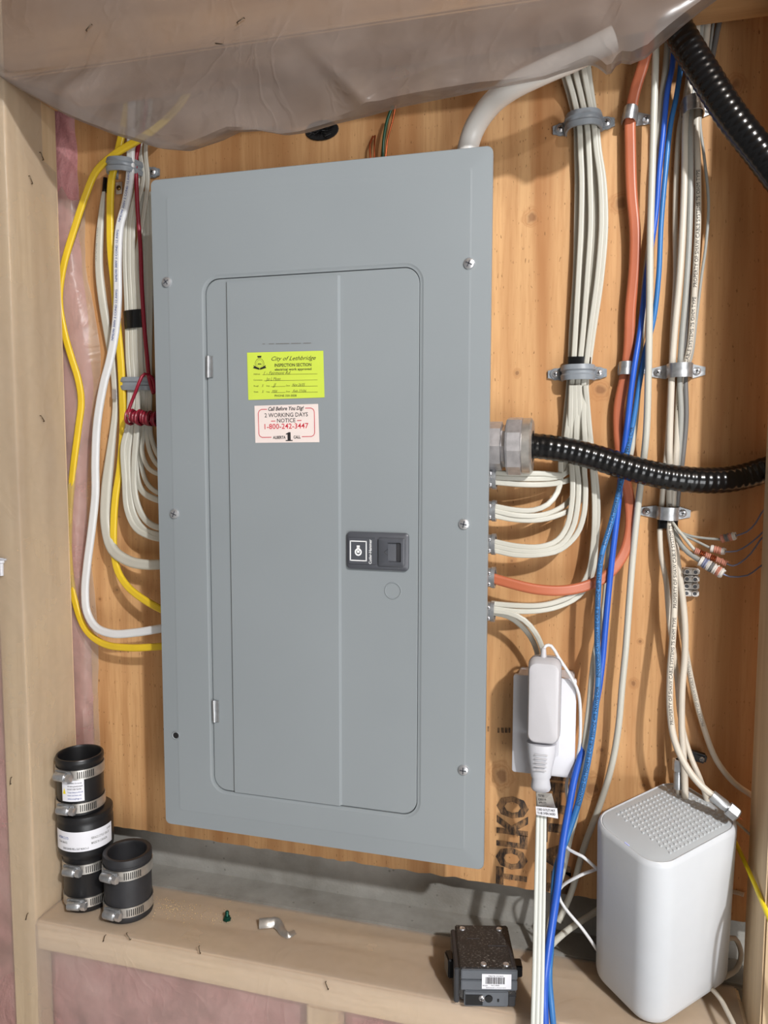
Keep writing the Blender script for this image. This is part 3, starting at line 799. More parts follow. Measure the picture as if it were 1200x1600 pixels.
for k, (lb, pts) in enumerate((
    ('putty cable curving into the panel just under the left two, at the middle left', [(217, 575, -.007), (218, 604, -.008), (219, 665, -.010), (221, 728, -.020), (232, 758, -.032), (252, 772, -.042), (272, 776, -.042)]),
    ('putty cable nearest the coil, lowest of the three upper left curves', [(222, 575, -.008), (224, 604, -.01), (225, 672, -.018), (222, 705, -.024), (232, 731, -.034), (252, 742, -.044), (272, 746, -.044)]),
    ('putty cable nearest the coil, middle of the three upper left curves', [(228, 575, -.009), (229, 604, -.01), (228, 655, -.018), (232, 697, -.026), (240, 718, -.034), (252, 731, -.042), (272, 738, -.042)]),
    ('putty cable nearest the coil, highest of the three upper left curves', [(234, 575, -.009), (235, 604, -.01), (234, 650, -.016), (237, 685, -.024), (252, 718, -.036), (272, 728, -.036)]))):
    CB(lb, [(pts[0][0]+2, 300, -.004), (pts[0][0]+2, 450, -.005)]+pts, 7.5, M_CAPE, group='putty cables left of the panel')

# tape around left bundle
def wrap(label, p0, p1, wpx, th=.55, mat=None, name='tape_wrap'):
    path = catmull([p0, p1], .004); r = wpx/2*depth(p0)/F
    mb = MB(); sweep(mb, path, r, [(x*(1+.03*math.sin(9*y)), y*th) for x, y in prof_round(18)])
    return tag(mb.build(name, mat or M_TAPE), label, 'tape')
wrap('black tape wound round the cable bundle left of the panel', at(208, 485, -.0125), at(210, 513, -.0125), 34, .36)

# ---------------- straps
def strap(label, PL, PR, s0, s1, rise, band, mat, y=0.0, cat='strap', name='pipe_strap', plastic=False, group=None, tabL=True, tabR=True, scr=M_ZINC):
    """PL, PR: pixel points of the two tab screws; s0,s1: fractions along where the saddle starts/ends"""
    A = at(*PL, y-.001); B = at(*PR, y-.001); X = (B-A).normalized(); L = (B-A).length; Nn = Vector((0, -1, 0)); Zz = X.cross(Nn).normalized()
    if Zz.z < 0: Zz = -Zz
    t = thing(name, label, cat, (A+B)/2, group)
    th = .0022 if plastic else .0010
    a, b = s0*L, s1*L; mid = (a+b)/2; hw_ = (b-a)/2
    prof = []
    e = band*.55
    if tabL: prof.append((-e, 0))
    prof.append((a-.001, 0))
    for k in range(13):
        an = math.pi*(1-k/12); prof.append((mid+hw_*math.copysign(abs(math.cos(an))**.7, math.cos(an)), rise*math.sin(an)**.7 if 0 < k < 12 else .001))
    prof.append((b+.001, 0))
    if tabR: prof.append((L+e, 0))
    P = [A+X*u+Nn*v for u, v in prof]
    Lo = []
    n = len(P)
    for i in range(n):
        tg = (P[min(i+1, n-1)]-P[max(0, i-1)]).normalized(); nr = Zz.cross(tg).normalized()
        if nr.dot(Nn) < 0 and abs(nr.dot(Nn)) > .2: nr = -nr
        if abs(nr.dot(Nn)) <= .2 and (P[i]-(A+X*mid)).dot(nr) < 0: nr = -nr
        ins = 2 <= i <= n-3
        bw = band*(.5 if not plastic else (.55 if ins else .5))
        if i in (0, n-1): bw *= .55
        sec = [(-bw, 0), (-bw, th), (-bw*.35, th+(.0012 if plastic and ins else 0)), (-bw*.15, th*(.8)), (bw*.15, th*(.8)), (bw*.35, th+(.0012 if plastic and ins else 0)), (bw, th), (bw, 0)]
        Lo.append([P[i]+Zz*s_+nr*h for s_, h in sec])
    MB().loops(Lo).build('saddle', mat, t)
    for c, use in ((A, tabL), (B, tabR)):
        if use: 
            if plastic: MB().lathe([(.0001, .0035), (.0050, .0035), (.0066, .002), (.0068, 0)], c, Nn, 16).build('tab_boss', mat, t)
            o = MB().lathe([(.0001, .0058 if plastic else .0042), (.0022, .0054 if plastic else .004), (.0040, .0040 if plastic else .0026), (.0042, .001)], c, Nn, 16).build('screw', scr, t)
            k = MB(); an = random.random()*3; yy = -.0058 if plastic else -.0042
            for d in (an, an+math.pi/2): k.box(c+Vector((0, yy, 0)), (.004, .0005, .0009), Matrix.Rotation(d, 3, 'Y'))
            k.build('screw_slot', M_DARK, o)
    return t
strap('grey plastic cable strap at the top of the left bundle', (184, 272), (241, 270), .04, .80, .037, .015, M_GPLAST, plastic=True, tabL=False)
strap('grey plastic cable strap behind the red coil left of the panel', (190, 601), (249, 601), .10, .92, .018, .015, M_GPLAST, plastic=True, tabL=False, tabR=False)
# small metal clamps on left
def mini_clip(label, px, py, w_, h_, y, scr=True):
    c = at(px, py, y); s_ = depth(c)/F
    t = thing('metal_clip', label, 'clip', c)
    MB().box(c, (w_*s_, .0015, h_*s_), None, .0005).build('clip_plate', M_ZINC, t)
    if scr: pan_screw(c+Vector((0, -.001, 0)), (0, -1, 0), .0032, t, 'screw', M_BRASS)
mini_clip('small silver clip with brass screw under the top left strap', 186, 294, 11, 18, -.004)
mini_clip('small silver clip on the twisting putty cable at middle left', 179, 616, 9, 15, -.016, False)
# red coil
pc = [];  A = at(199, 650, -.038); B = at(248, 655, -.042)
rr_ = 9.5*depth(A)/F
for i in range(9*16+1):
    u = i/(9*16); a = u*9*2*math.pi
    c = A.lerp(B, u); pc.append(c+Vector((.22*rr_*math.sin(a), 0, 0))+Vector((0, math.cos(a), math.sin(a)))*rr_*(1+.16*math.sin(a*.37)+.1*math.sin(a*1.7)))
mb = MB(); sweep(mb, pc, .0014, prof_round(7)); tag(mb.build('coiled_wire', M_RED), 'coil of thin red wires beside the left edge of the panel', 'wire')
pc2 = [p+Vector((.003, -.001, -.001)) for p in pc[8:-10]]
mb = MB(); sweep(mb, pc2, .0012, prof_round(7)); tag(mb.build('coiled_wire', simple('wire_maroon', rgb(96, 16, 30), .4)), 'darker maroon wire wound in with the red coil', 'wire')
CB('red wire hooked over the left plastic strap down to the coil', [(243, 612, -.016), (238, 590, -.03), (226, 584, -.040), (218, 596, -.046), (212, 612, -.044), (203, 635, -.042), (199, 648, -.044)], 5, M_RED, 'round', 'coiled_wire', 'wire')

# ================================================================== RIGHT CABLES
GR = 'putty cables right of the panel'
def mg(x): return x
# bundle: columns at heights: order left->right
hts = [-60, 105, 150, 195, 235, 280, 350, 430, 520, 570, 598, 650, 693]
cols = [
 [862, 878, 890, 900, 901, 902, 901, 899, 893, 891, 889, 884, 880],
 [870, 884, 896, 905, 907, 909, 908, 904, 899, 896, 894, 889, 884],
 [876, 891, 902, 911, 913, 915, 915, 911, 905, 901, 898, 895, 892],
 [882, 898, 908, 917, 920, 922, 923, 918, 911, 906, 903, 901, 900],
 [890, 905, 914, 923, 926, 930, 931, 926, 917, 911, 908, 907, 908],
 [896, 912, 920, 928, 932, 938, 940, 934, 922, 916, 912, 912, 914],
 [902, 919, 925, 932, 936, 943, 946, 940, 927, 920, 916, 918, 922]]
lay = [-.007, -.015, -.008, -.016, -.009, -.017, -.008]
tails = [
 [(876, 724, -.016), (876, 749, -.022), (871, 769, -.028), (856, 788, -.034), (834, 797, -.038), (806, 797, -.042), (768, 790, -.045)],
 [(884, 730, -.012), (880, 741, -.018), (868, 742, -.028), (850, 740, -.034), (820, 740, -.040), (768, 739, -.045)],
 [(893, 728, -.020), (895, 756, -.026), (893, 790, -.03), (886, 822, -.034), (871, 844, -.038), (845, 854, -.042), (806, 853, -.045), (768, 845, -.046)],
 [(901, 728, -.018), (904, 756, -.024), (902, 794, -.03), (894, 827, -.034), (875, 852, -.038), (845, 861, -.042), (806, 860, -.045), (768, 852, -.046)],
 [(909, 728, -.012), (911, 752, -.014), (908, 778, -.016), (896, 794, -.022), (875, 804, -.028), (845, 812, -.034), (806, 812, -.040), (768, 805, -.045)],
 [(913, 734, -.018), (915, 766, -.024), (912, 805, -.03), (901, 835, -.034), (875, 859, -.038), (845, 866.5, -.042), (806, 867, -.045), (768, 859, -.046)],
 [(926, 735, -.014), (929, 789, -.018), (927, 847, -.022), (919, 896, -.028), (899, 926, -.034), (871, 940, -.038), (843, 946, -.042), (806, 946, -.045), (768, 943, -.046)]]
labs = ['putty cable curving into the second connector, topmost of its three', 'putty cable entering the top connector, topmost of its three', 'putty cable entering the third connector, topmost of its three',
        'putty cable entering the third connector, middle of its three', 'putty cable entering the second connector, lowest of its three', 'putty cable entering the third connector, lowest of its three',
        'putty cable entering the lowest connector from the right, upper one']
for k in range(7):
    pts = [(cols[k][i], hts[i], lay[k] if hts[i] > 110 else lay[k]-.01) for i in range(len(hts))]+tails[k]
    n1 = len(pts)
    CB(labs[k], pts, 8.6, M_CAPE, 'flat', group=GR, th=.62)
for lb, pts in (
    ('putty cable entering the top connector, middle of its three', [(893, 602, -.022), (891, 680, -.014), (893, 720, -.012), (886, 738, -.016), (868, 746, -.026), (845, 748, -.034), (815, 748, -.040), (768, 746, -.046)]),
    ('putty cable entering the top connector, lowest of its three', [(899, 602, -.022), (899, 690, -.012), (902, 730, -.010), (896, 746, -.014), (875, 754, -.024), (850, 757, -.034), (815, 757, -.042), (768, 753, -.046)]),
    ('putty cable entering the second connector, middle of its three', [(905, 602, -.022), (906, 700, -.010), (903, 750, -.010), (893, 778, -.014), (875, 794, -.022), (845, 805, -.034), (806, 805, -.042), (768, 797, -.046)]),
    ('putty cable entering the lowest connector from the right, lower one', [(915, 602, -.022), (922, 680, -.008), (932, 760, -.010), (934, 800, -.012), (931, 850, -.016), (924, 900, -.022), (904, 931, -.028), (874, 947, -.034), (843, 954, -.040), (806, 955, -.044), (768, 950, -.046)]),
    ('putty cable leaving the lowest connector and dropping behind the adapter, right one', [(768, 954, -.046), (796, 958, -.046), (819, 969, -.046), (836, 988, -.044), (847, 1012, -.040), (851, 1040, -.032), (852, 1062, -.024)]),
    ('putty cable leaving the lowest connector and dropping behind the adapter, left one', [(768, 957, -.040), (794, 963, -.038), (814, 977, -.036), (829, 995, -.034), (839, 1018, -.030), (843, 1062, -.022)])):
    CB(lb, pts, 8.6, M_CAPE, 'flat', group=GR, th=.62)

# orange
CB('orange cable running down and curving back left into the panel', [(1018, 40, -.03), (1012, 75, -.03), (1003, 107, -.026), (992, 143, -.018), (985, 183, -.012), (985, 233, -.012), (987, 300, -.013), (992, 360, -.013), (991, 417, -.012), (985, 483, -.011), (982, 550, -.010), (976, 590, -.010), (967, 636, -.010), (968, 693, -.010), (974, 739, -.010), (983, 778, -.012), (985, 824, -.016), (974, 866, -.022), (946, 901, -.030), (920, 914, -.034), (899, 920, -.038), (871, 923, -.042), (834, 920, -.045), (796, 911, -.046), (768, 903, -.046)], 17, M_ORG, 'flat', th=.55)
# white round W1, W2
CB('round white cable in front of the blue cables, long run down to the sill', [(1026, 20, -.03), (1024, 100, -.028), (1022, 167, -.026), (1019, 267, -.026), (1016, 367, -.026), (1015, 467, -.026), (1013, 583, -.026), (1010, 674, -.024), (1004, 732, -.014), (997, 789, -.018), (989, 866, -.022), (983, 942, -.024), (978, 1010, -.025), (972, 1072, -.025), (966, 1138, -.022), (955, 1199, -.018), (937, 1258, -.013), (912, 1325, -.010), (895, 1387, -.008), (882, 1420, -.01), (872, 1440, -.015)], 10.5, M_CAPE, 'round', 'coaxial_cable')
CB('round white cable behind the blue cables, long run down past the outlet', [(1046, 20, -.02), (1040, 107, -.018), (1034, 150, -.014), (1030, 200, -.012), (1026, 300, -.010), (1010, 420, -.008), (1002, 520, -.008), (996, 620, -.010), (987, 700, -.010), (972, 760, -.010), (958, 816, -.016), (949, 885, -.016), (945, 940, -.016), (936, 990, -.024), (928, 1030, -.034), (920, 1111, -.040), (912, 1176, -.042), (902, 1262, -.040), (890, 1312, -.036), (881, 1355, -.030), (866, 1410, -.026), (858, 1450, -.03), (856, 1490, -.045)], 9.5, M_CAPE, 'round', 'coaxial_cable')
CB('bright blue network cable, longest visible run down to the bottom edge', [(1056, 20, -.026), (1050, 107, -.024), (1043, 140, -.022), (1037, 200, -.018), (1030, 267, -.016), (1025, 333, -.014), (1010, 433, -.014), (1000, 517, -.016), (992, 567, -.020), (986, 610, -.022), (981, 655, -.022), (975, 701, -.014), (970, 747, -.015), (964, 808, -.022), (957, 866, -.030), (951, 923, -.036), (946, 977, -.036), (941, 1034, -.034), (934, 1085, -.034), (921, 1140, -.036), (908, 1180, -.044), (899, 1210, -.052), (889, 1262, -.060), (879, 1320, -.068), (871, 1387, -.080), (862, 1450, -.100), (855, 1500, -.118), (850, 1550, -.134), (851, 1600, -.140), (852, 1680, -.146), (850, 2150, -.150)], 9.5, M_BLUE, 'round', 'network_cable', width_list=[8.5, 8.5, 9, 9.5, 10, 12, 14, 14, 14])
CB('lighter blue printed network cable crossing beside the bright blue one', [(1068, 20, -.020), (1063, 107, -.018), (1057, 150, -.016), (1048, 193, -.015), (1040, 267, -.015), (1033, 350, -.015), (1029, 433, -.015), (1021, 500, -.015), (1008, 550, -.015), (999, 600, -.016), (990, 655, -.016), (981, 701, -.016), (970, 755, -.024), (955, 816, -.032), (939, 873, -.044), (934, 942, -.046), (933, 1000, -.047), (935, 1053, -.048), (928, 1130, -.050), (919, 1187, -.054), (905, 1250, -.058), (885, 1310, -.062), (868, 1362, -.070), (864, 1420, -.086), (861, 1475, -.106), (858, 1525, -.125), (862, 1575, -.135), (866, 1620, -.138), (868, 1680, -.144), (872, 2150, -.148)], 9, M_BLUE2, 'round', 'network_cable', width_list=[8, 8, 8, 8.5, 8.5, 9.5, 10, 10, 9, 10, 11],
   prints=('ENHANCED CATEGORY 5E CABLE 350MHZ 4PR 24AWG CMR', .42, .0034, M_INK, 0, False, 3))
CB('short round white cable end lying behind the blue cables beside the router base', [(958, 1405, .006), (930, 1425, -.004), (905, 1441, -.016), (885, 1455, -.030), (864, 1474, -.05), (850, 1492, -.07)], 10, M_CAPE, 'round', 'coaxial_cable')

# coax bundle far right
GC = 'coaxial cables on the far right'
PT = 'PROPERTY OF SHAW CABLE SYSTEMS 75 OHM TYPE'
CB('cream coaxial cable, left side of the far right bundle between the straps', [(1080, 20, -.01), (1078, 100, -.008), (1070, 160, -.007), (1062, 200, -.006), (1057, 267, -.006), (1055, 350, -.006), (1056, 430, -.006), (1051, 520, -.006), (1049, 575, -.006), (1047, 617, -.008), (1043, 693, -.010), (1036, 760, -.010), (1033, 800, -.010), (1031, 824, -.013), (1033, 866, -.016), (1041, 910, -.018), (1045, 962, -.020), (1052, 1015, -.020), (1058, 1061, -.018), (1062, 1111, -.020), (1069, 1149, -.026), (1081, 1187, -.034), (1093, 1215, -.040), (1104, 1248, -.036), (1112, 1290, -.030)], 8.5, M_CCREAM, 'round', 'coaxial_cable', group=GC)
CB('cream printed coaxial cable ending in a metal connector by the router', [(1090, 20, -.018), (1085, 100, -.018), (1075, 150, -.018), (1071, 195, -.016), (1070, 267, -.016), (1067, 350, -.016), (1062, 433, -.016), (1054, 517, -.015), (1050, 573, -.014), (1049, 600, -.016), (1046, 693, -.014), (1046, 760, -.010), (1046, 800, -.012), (1047, 830, -.020), (1052, 866, -.028), (1054, 923, -.034), (1051, 996, -.040), (1047, 1053, -.044), (1047, 1111, -.050), (1054, 1157, -.056), (1073, 1199, -.064), (1096, 1228, -.070), (1118, 1246, -.074)], 10.5, M_CCREAM, 'round', 'coaxial_cable', group=GC,
   prints=(PT, .50, .0034, M_INK, .15, False, 2))
CB('cream printed coaxial cable standing right at the upper strap, thickest of the bundle', [(1108, 10, -.012), (1100, 90, -.010), (1092, 150, -.008), (1088, 193, -.008), (1090, 267, -.008), (1090, 350, -.008), (1087, 417, -.008), (1083, 483, -.008), (1076, 550, -.008), (1064, 590, -.008), (1060, 640, -.010), (1057, 700, -.010), (1052, 770, -.010), (1050, 810, -.010), (1055, 850, -.013), (1060, 890, -.016), (1066, 931, -.020), (1070, 977, -.024), (1070, 1026, -.028), (1066, 1072, -.032), (1065, 1130, -.034), (1068, 1187, -.036), (1070, 1222, -.036), (1070, 1262, -.034), (1066, 1310, -.03)], 10.5, M_CCREAM, 'round', 'coaxial_cable', group=GC,
   prints=(PT, .16, .0036, M_INK, 0, False, 2))
CB('grey coaxial cable in the middle of the far right bundle', [(1098, 20, -.016), (1090, 100, -.016), (1082, 150, -.016), (1079, 193, -.016), (1079, 283, -.017), (1077, 367, -.017), (1072, 450, -.017), (1065, 533, -.016), (1062, 590, -.014), (1064, 650, -.013), (1060, 712, -.008), (1054, 778, -.006), (1052, 815, -.012)], 9, M_CGREY, 'round', 'coaxial_cable', group=GC)
CB('dark grey cable at the right of the middle strap', [(1083, 430, -.005), (1076, 500, -.005), (1070, 560, -.006), (1071, 600, -.008), (1072, 655, -.008), (1067, 712, -.007), (1059, 778, -.006), (1056, 815, -.008)], 8, M_CDGREY, 'round', 'coaxial_cable', group=GC)
CB('thin grey cable bowing out right below the upper strap', [(1118, 10, -.006), (1106, 100, -.006), (1096, 160, -.006), (1094, 193, -.006), (1100, 243, -.008), (1107, 317, -.010), (1103, 383, -.009), (1096, 433, -.007), (1088, 500, -.005), (1080, 560, -.004), (1068, 590, -.004)], 4.5, M_CGREY, 'round', 'telephone_cable', group=None)
CB('cream coaxial cable sweeping right behind the stud near the router', [(1056, 880, -.010), (1062, 950, -.012), (1072, 1020, -.012), (1085, 1084, -.014), (1100, 1138, -.016), (1119, 1187, -.020), (1146, 1222, -.022), (1172, 1241, -.016), (1195, 1256, -.010)], 9, M_CCREAM, 'round', 'coaxial_cable', group=GC, prints=(PT, .08, .003, M_INKG, 0, False, 1))
CB('dark brown old cable behind the black conduit at the upper right', [(1135, -10, -.007), (1125, 30, -.007), (1115, 80, -.006), (1105, 130, -.006), (1096, 158, -.010)], 8, M_CDGREY, 'round', 'telephone_cable')
wrap('black tape under the lower right strap', at(1043, 811, -.012), at(1043, 827, -.015), 31, .52)
wrap('black tape above the middle strap of the putty cables', at(905, 558, -.0125), at(904, 575, -.0125), 36, .50)
# f connector helper
def fconn(label, A, B, r, axn='coax_connector'):
    A = Vector(A); B = Vector(B); ax = (B-A).normalized(); L = (B-A).length
    t = thing(axn, label, 'connector', A)
    MB().lathe([(.0001, -.001), (r*.8, 0), (r*.85, L*.5), (r*.75, L*.55), (r*.75, L*.62)], A, ax, 20).build('crimp_sleeve', M_GALV, t)
    MB().lathe([(r*.5, L*.6), (r*1.12, L*.62), (r*1.12, L*.95), (r*.9, L), (r*.6, L), (r*.6, L*.9)], A, ax, 6).build('hex_nut', M_GALV, t)
    MB().cyl(A+ax*L*.9, A+ax*(L*1.16), .0006, 8).build('centre_pin', M_COPPER, t)
fconn('metal coax connector lying against the back corner of the router', at(1112, 1242, -.073), at(1153, 1275, -.078), .0068)
fconn('upright metal coax connector standing behind the router', at(1059, 1232, -.030), at(1060, 1186, -.030), .0055)
CB('short cream coaxial cable going down from the upright connector', [(1059, 1228, -.030), (1059, 1250, -.029), (1059, 1290, -.026)], 7, M_CCREAM, 'round', 'coaxial_cable')
# black cable clip
c = at(1087, 1181, -.012)
t = thing('cable_clip', 'small black plastic cable clip screwed above the router', 'clip', c)
Mr = Matrix.Rotation(math.radians(12), 3, 'Y')
MB().box(c, (.022, .010, .010), Mr, .002).build('clip_body', M_BLACKP, t)
MB().box(c+Mr @ Vector((-.014, 0, .001)), (.008, .006, .005), Mr, .001).build('clip_lip', M_BLACKP, t)
pan_screw(c+Mr @ Vector((.006, -.005, 0)), (0, -1, 0), .0028, t, 'screw', M_GALV)

# right straps
strap('grey plastic strap near the top of the putty cables right of the panel', (876, 203), (948, 193), .14, .86, .026, .015, M_GPLAST, plastic=True)
strap('grey plastic strap halfway down the putty cables right of the panel', (868, 585), (936, 583), .18, .86, .025, .015, M_GPLAST, plastic=True)
strap('silver metal strap holding the orange cable near the top', (972, 186), (1010, 187), .05, .58, .021, .014, M_GALV, tabL=False)
strap('silver metal strap holding the orange cable at mid height', (966, 577), (1004, 577), .05, .55, .020, .014, M_GALV, tabL=False)
strap('silver two-screw strap at the top of the far right cables', (1060, 178), (1107, 170), .08, .80, .026, .015, M_GALV, tabL=False)
strap('silver two-screw strap halfway down the far right cables', (1028, 582), (1089, 580), .22, .86, .025, .015, M_GALV)
strap('silver two-screw strap low on the far right cables, above black tape', (1010, 799), (1067, 802), .28, .86, .022, .014, M_GALV)

# ---------------- cabinet side connectors
labsC = ('topmost', 'second from the top', 'third from the top', 'fourth from the top', 'lowest')
for k, py in enumerate((748, 798, 850, 902, 955)):
    c = at(764, py, -.045); c.x = .373
    t = thing('cable_connector', 'silver cable connector on the panel side, %s' % labsC[k], 'connector', c)
    R_ = .0125
    MB().lathe([(R_*.75, 0), (R_, 0), (R_, .004), (R_*.86, .005), (R_*.86, .011), (R_*.95, .012), (R_*.95, .016), (R_*.72, .016), (R_*.72, .004)], c, (1, 0, 0), 24).build('connector_body', M_GALV, t)
    for s_ in (-1, 1):
        pan_screw(c+Vector((.010, -.010, s_*.006)), (.2, -1, 0), .0026, t, 'screw', M_ZINC)
    MB().lathe([(.0001, .006), (R_*.72, .006)], c, (1, 0, 0), 24).build('dark_throat', M_DARK, t)

# ---------------- black flexible conduits
def flex(label, pts, wpx, pitch=.0075):
    path = catmull(P3(pts), .0011); mid = sum(depth(p) for p in path)/len(path); R_ = wpx/2*mid/F
    s_ = 0; rads = []
    for i, p in enumerate(path):
        if i: s_ += (p-path[i-1]).length
        rads.append(R_*(1+.020*math.sin(2*math.pi*s_/pitch)))
    mb = MB(); sweep(mb, path, rads, prof_round(28))
    return tag(mb.build('flexible_conduit', M_FLEX), label, 'conduit')
flex('black ribbed flexible conduit crossing from the panel connector to the right stud', [(822, 696, -.050), (850, 698, -.052), (893, 705, -.050), (935, 716, -.048), (970, 727, -.047), (1027, 742, -.045), (1085, 750, -.040), (1130, 750, -.030), (1165, 744, -.021), (1200, 733, -.0185), (1230, 725, -.0185)], 40)
flex('black ribbed flexible conduit slanting across the upper right corner', [(1020, -30, -.040), (1040, 10, -.045), (1066, 58, -.052), (1106, 124, -.060), (1145, 184, -.066), (1187, 238, -.070), (1215, 275, -.072), (1260, 330, -.074)], 46)
# big connector
c = at(765, 697, -.050); c.x = .373
t = thing('conduit_connector', 'large die-cast conduit connector on the right side of the panel', 'connector', c)
Rb = .0285
MB().lathe([(Rb*.7, 0), (Rb*.93, 0), (Rb*.93, .022), (Rb*.80, .023), (Rb*.80, .027)], c, (1, 0, 0), 8).build('connector_body', M_DIECAST, t, False)
MB().lathe([(Rb*.8, .026), (Rb*1.08, .028), (Rb*1.10, .030), (Rb*1.10, .043), (Rb*1.02, .045)], c, (1, 0, 0), 10).build('hex_nut', M_DIECAST, t, False)
MB().lathe([(Rb*1.0, .044), (Rb*1.06, .045), (Rb*1.06, .053), (Rb*.98, .055), (Rb*.60, .055), (Rb*.60, .04)], c, (1, 0, 0), 32).build('compression_ring', M_STAIN, t)

# white conduit top
cable('conduit_elbow', 'white plastic conduit elbow rising from the top of the panel', 'conduit', [(727, 262, -.048), (732, 227, -.048), (743, 197, -.052), (768, 162, -.066), (800, 137, -.084), (850, 112, -.096), (900, 90, -.10), (960, 60, -.10)], 36, M_WCOND, 'round')
# copper/green wires
for lb, pts, w_, mt in (('green ground wire rising behind the top of the panel', [(598, 250, -.02), (600, 215, -.02), (606, 185, -.022), (614, 165, -.025)], 5, M_GREEN),
                ('bare copper wire beside the green ground wire', [(602, 250, -.014), (606, 215, -.014), (613, 190, -.016), (618, 165, -.02)], 3, M_COPPER),
                ('short bare copper wire left of the green wire, leaning left', [(579, 250, -.012), (578, 225, -.010), (583, 213, -.006)], 3, M_COPPER),
                ('short bare copper wire left of the green wire, upright', [(585, 250, -.012), (585, 225, -.010), (586, 212, -.006)], 2.6, M_COPPER)):
    CB(lb, pts, w_, mt, 'round', 'ground_wire', 'wire')
# dark hole with frayed stuff
c = at(503, 204, -.001)
t = thing('cable_hole', 'round black hole in the plywood above the panel with frayed strands', 'hole', c)
MB().loops([[c+Vector((x*r_, -h_, z*r_*.55)) for x, z in ring] for r_, h_ in ((.0001, .0006), (.018, .0006), (.020, .0014), (.021, 0))], True, False, False).build('hole_ring', M_DARK, t)
fz = MB()
for i in range(46):
    a = random.uniform(0, 6.28); r = random.uniform(0, .016); p = c+Vector((math.cos(a)*r, -.001, math.sin(a)*r*.5)); d = Vector((random.uniform(-1, 1), -.4, random.uniform(-.6, .4)))*.009
    fz.cyl(p, p+d, .0005, 4)
o = fz.build('frayed_strands', M_BLACKP, t); o['kind'] = 'stuff'

# ================================================================== SMALL COILED TELEPHONE WIRES, TERMINAL BLOCK
GT = 'stripped telephone cable ends'
def pair(label, cab, w_, coilA, coilB, cr_, wire, cm, mats):
    CB(label+', grey jacket', cab, w_, cm, 'round', 'telephone_cable')
    A = at(*coilA); B = at(*coilB); T = (B-A).normalized(); a = T.orthogonal().normalized(); b = T.cross(a)
    t = thing('wire_coil', 'wound coil at the end of the '+label, 'wire', A)
    n = len(mats); turns = 3.2; r = cr_*depth(A)/F
    for k, mt in enumerate(mats):
        pc = []
        for i in range(int(turns*14)+1):
            u = i/(turns*14); an = u*turns*2*math.pi; c_ = A+T*((B-A).length*((k+u)/n)); pc.append(c_+(a*math.cos(an)+b*math.sin(an))*r*(1+.12*math.sin(k*2+an*.3)))
        mb = MB(); sweep(mb, pc, .0009, prof_round(6), face=T); mb.build('winding', mt, t)
    MB().cyl(A, B, r*.7, 10).build('core', M_CDGREY, t)
    CB('thin wire reaching right from the coil of the '+label, [coilB]+wire, 2.6, M_PAIRB, 'round', 'telephone_wire', 'wire')
pair('highest stripped telephone cable', [(1052, 815, -.014), (1057, 827, -.018), (1071, 835, -.022), (1093, 840, -.026), (1127, 843, -.032)], 4, (1127, 842, -.032), (1150, 837, -.036), 5, [(1167, 831, -.036), (1181, 817, -.034), (1189, 803, -.030), (1202, 787, -.022)], M_CGREY, [M_PAIRO, M_CDGREY, M_PAIRO, M_PAIRW])
pair('second highest stripped telephone cable', [(1050, 817, -.014), (1058, 830, -.020), (1076, 840, -.026), (1093, 848, -.030), (1111, 857, -.034)], 4, (1111, 857, -.034), (1133, 862, -.038), 4.5, [(1151, 861, -.038), (1168, 852, -.036), (1184, 839, -.032), (1202, 822, -.024)], M_CGREY, [M_PAIRW, M_PAIRO, M_PAIRO, M_PAIRW])
pair('third highest stripped telephone cable', [(1050, 815, -.018), (1057, 825, -.026), (1067, 837, -.030), (1079, 852, -.036), (1086, 860, -.038)], 5, (1086, 860, -.038), (1136, 881, -.044), 3.6, [(1145, 884, -.044), (1157, 879, -.044), (1173, 865, -.038), (1187, 845, -.032), (1202, 828, -.026)], M_CAPE, [M_PAIRO, M_COPPER, M_PAIRO, M_COPPER, M_PAIRO, M_PAIRO])
pair('lowest thick stripped telephone cable', [(1048, 817, -.014), (1056, 835, -.020), (1064, 851, -.028), (1076, 864, -.034), (1094, 876, -.042)], 8, (1094, 876, -.042), (1130, 897, -.048), 6.8, [(1141, 901, -.048), (1168, 899, -.044), (1184, 888, -.038), (1202, 874, -.030)], M_CGREY, [M_PAIRW, M_PAIRB, M_PAIRW, M_CDGREY, M_PAIRW, M_PAIRO, M_PAIRW])
# terminal block
A = at(1078.5, 909, -.006); s_ = depth(A)/F
t = thing('terminal_strip', 'white plastic screw terminal strip on the plywood under the stripped wires', 'terminal block', A)
for k in range(4):
    c = A+Vector((0, 0, (1.5-k)*11.3*s_))
    MB().box(c, (25*s_, .012, 9.6*s_), None, .0012).build('terminal_pair', M_TERM, t)
    for q_ in (-1, 1):
        w_o = MB().lathe([(.0019, .0002), (.0021, .0012), (.0030, .0012), (.0034, 0)], c+Vector((q_*6*s_, -.006, 0)), (0, -1, 0), 14).build('screw_well', M_TERM, t)
        MB().lathe([(.0001, .0006), (.0020, .0006)], c+Vector((q_*6*s_, -.006, 0)), (0, -1, 0), 14).build('terminal_screw', M_DKG, w_o)
MB().box(A+Vector((0, .002, 0)), (7*s_, .006, 42*s_)).build('spine', M_TERM, t)

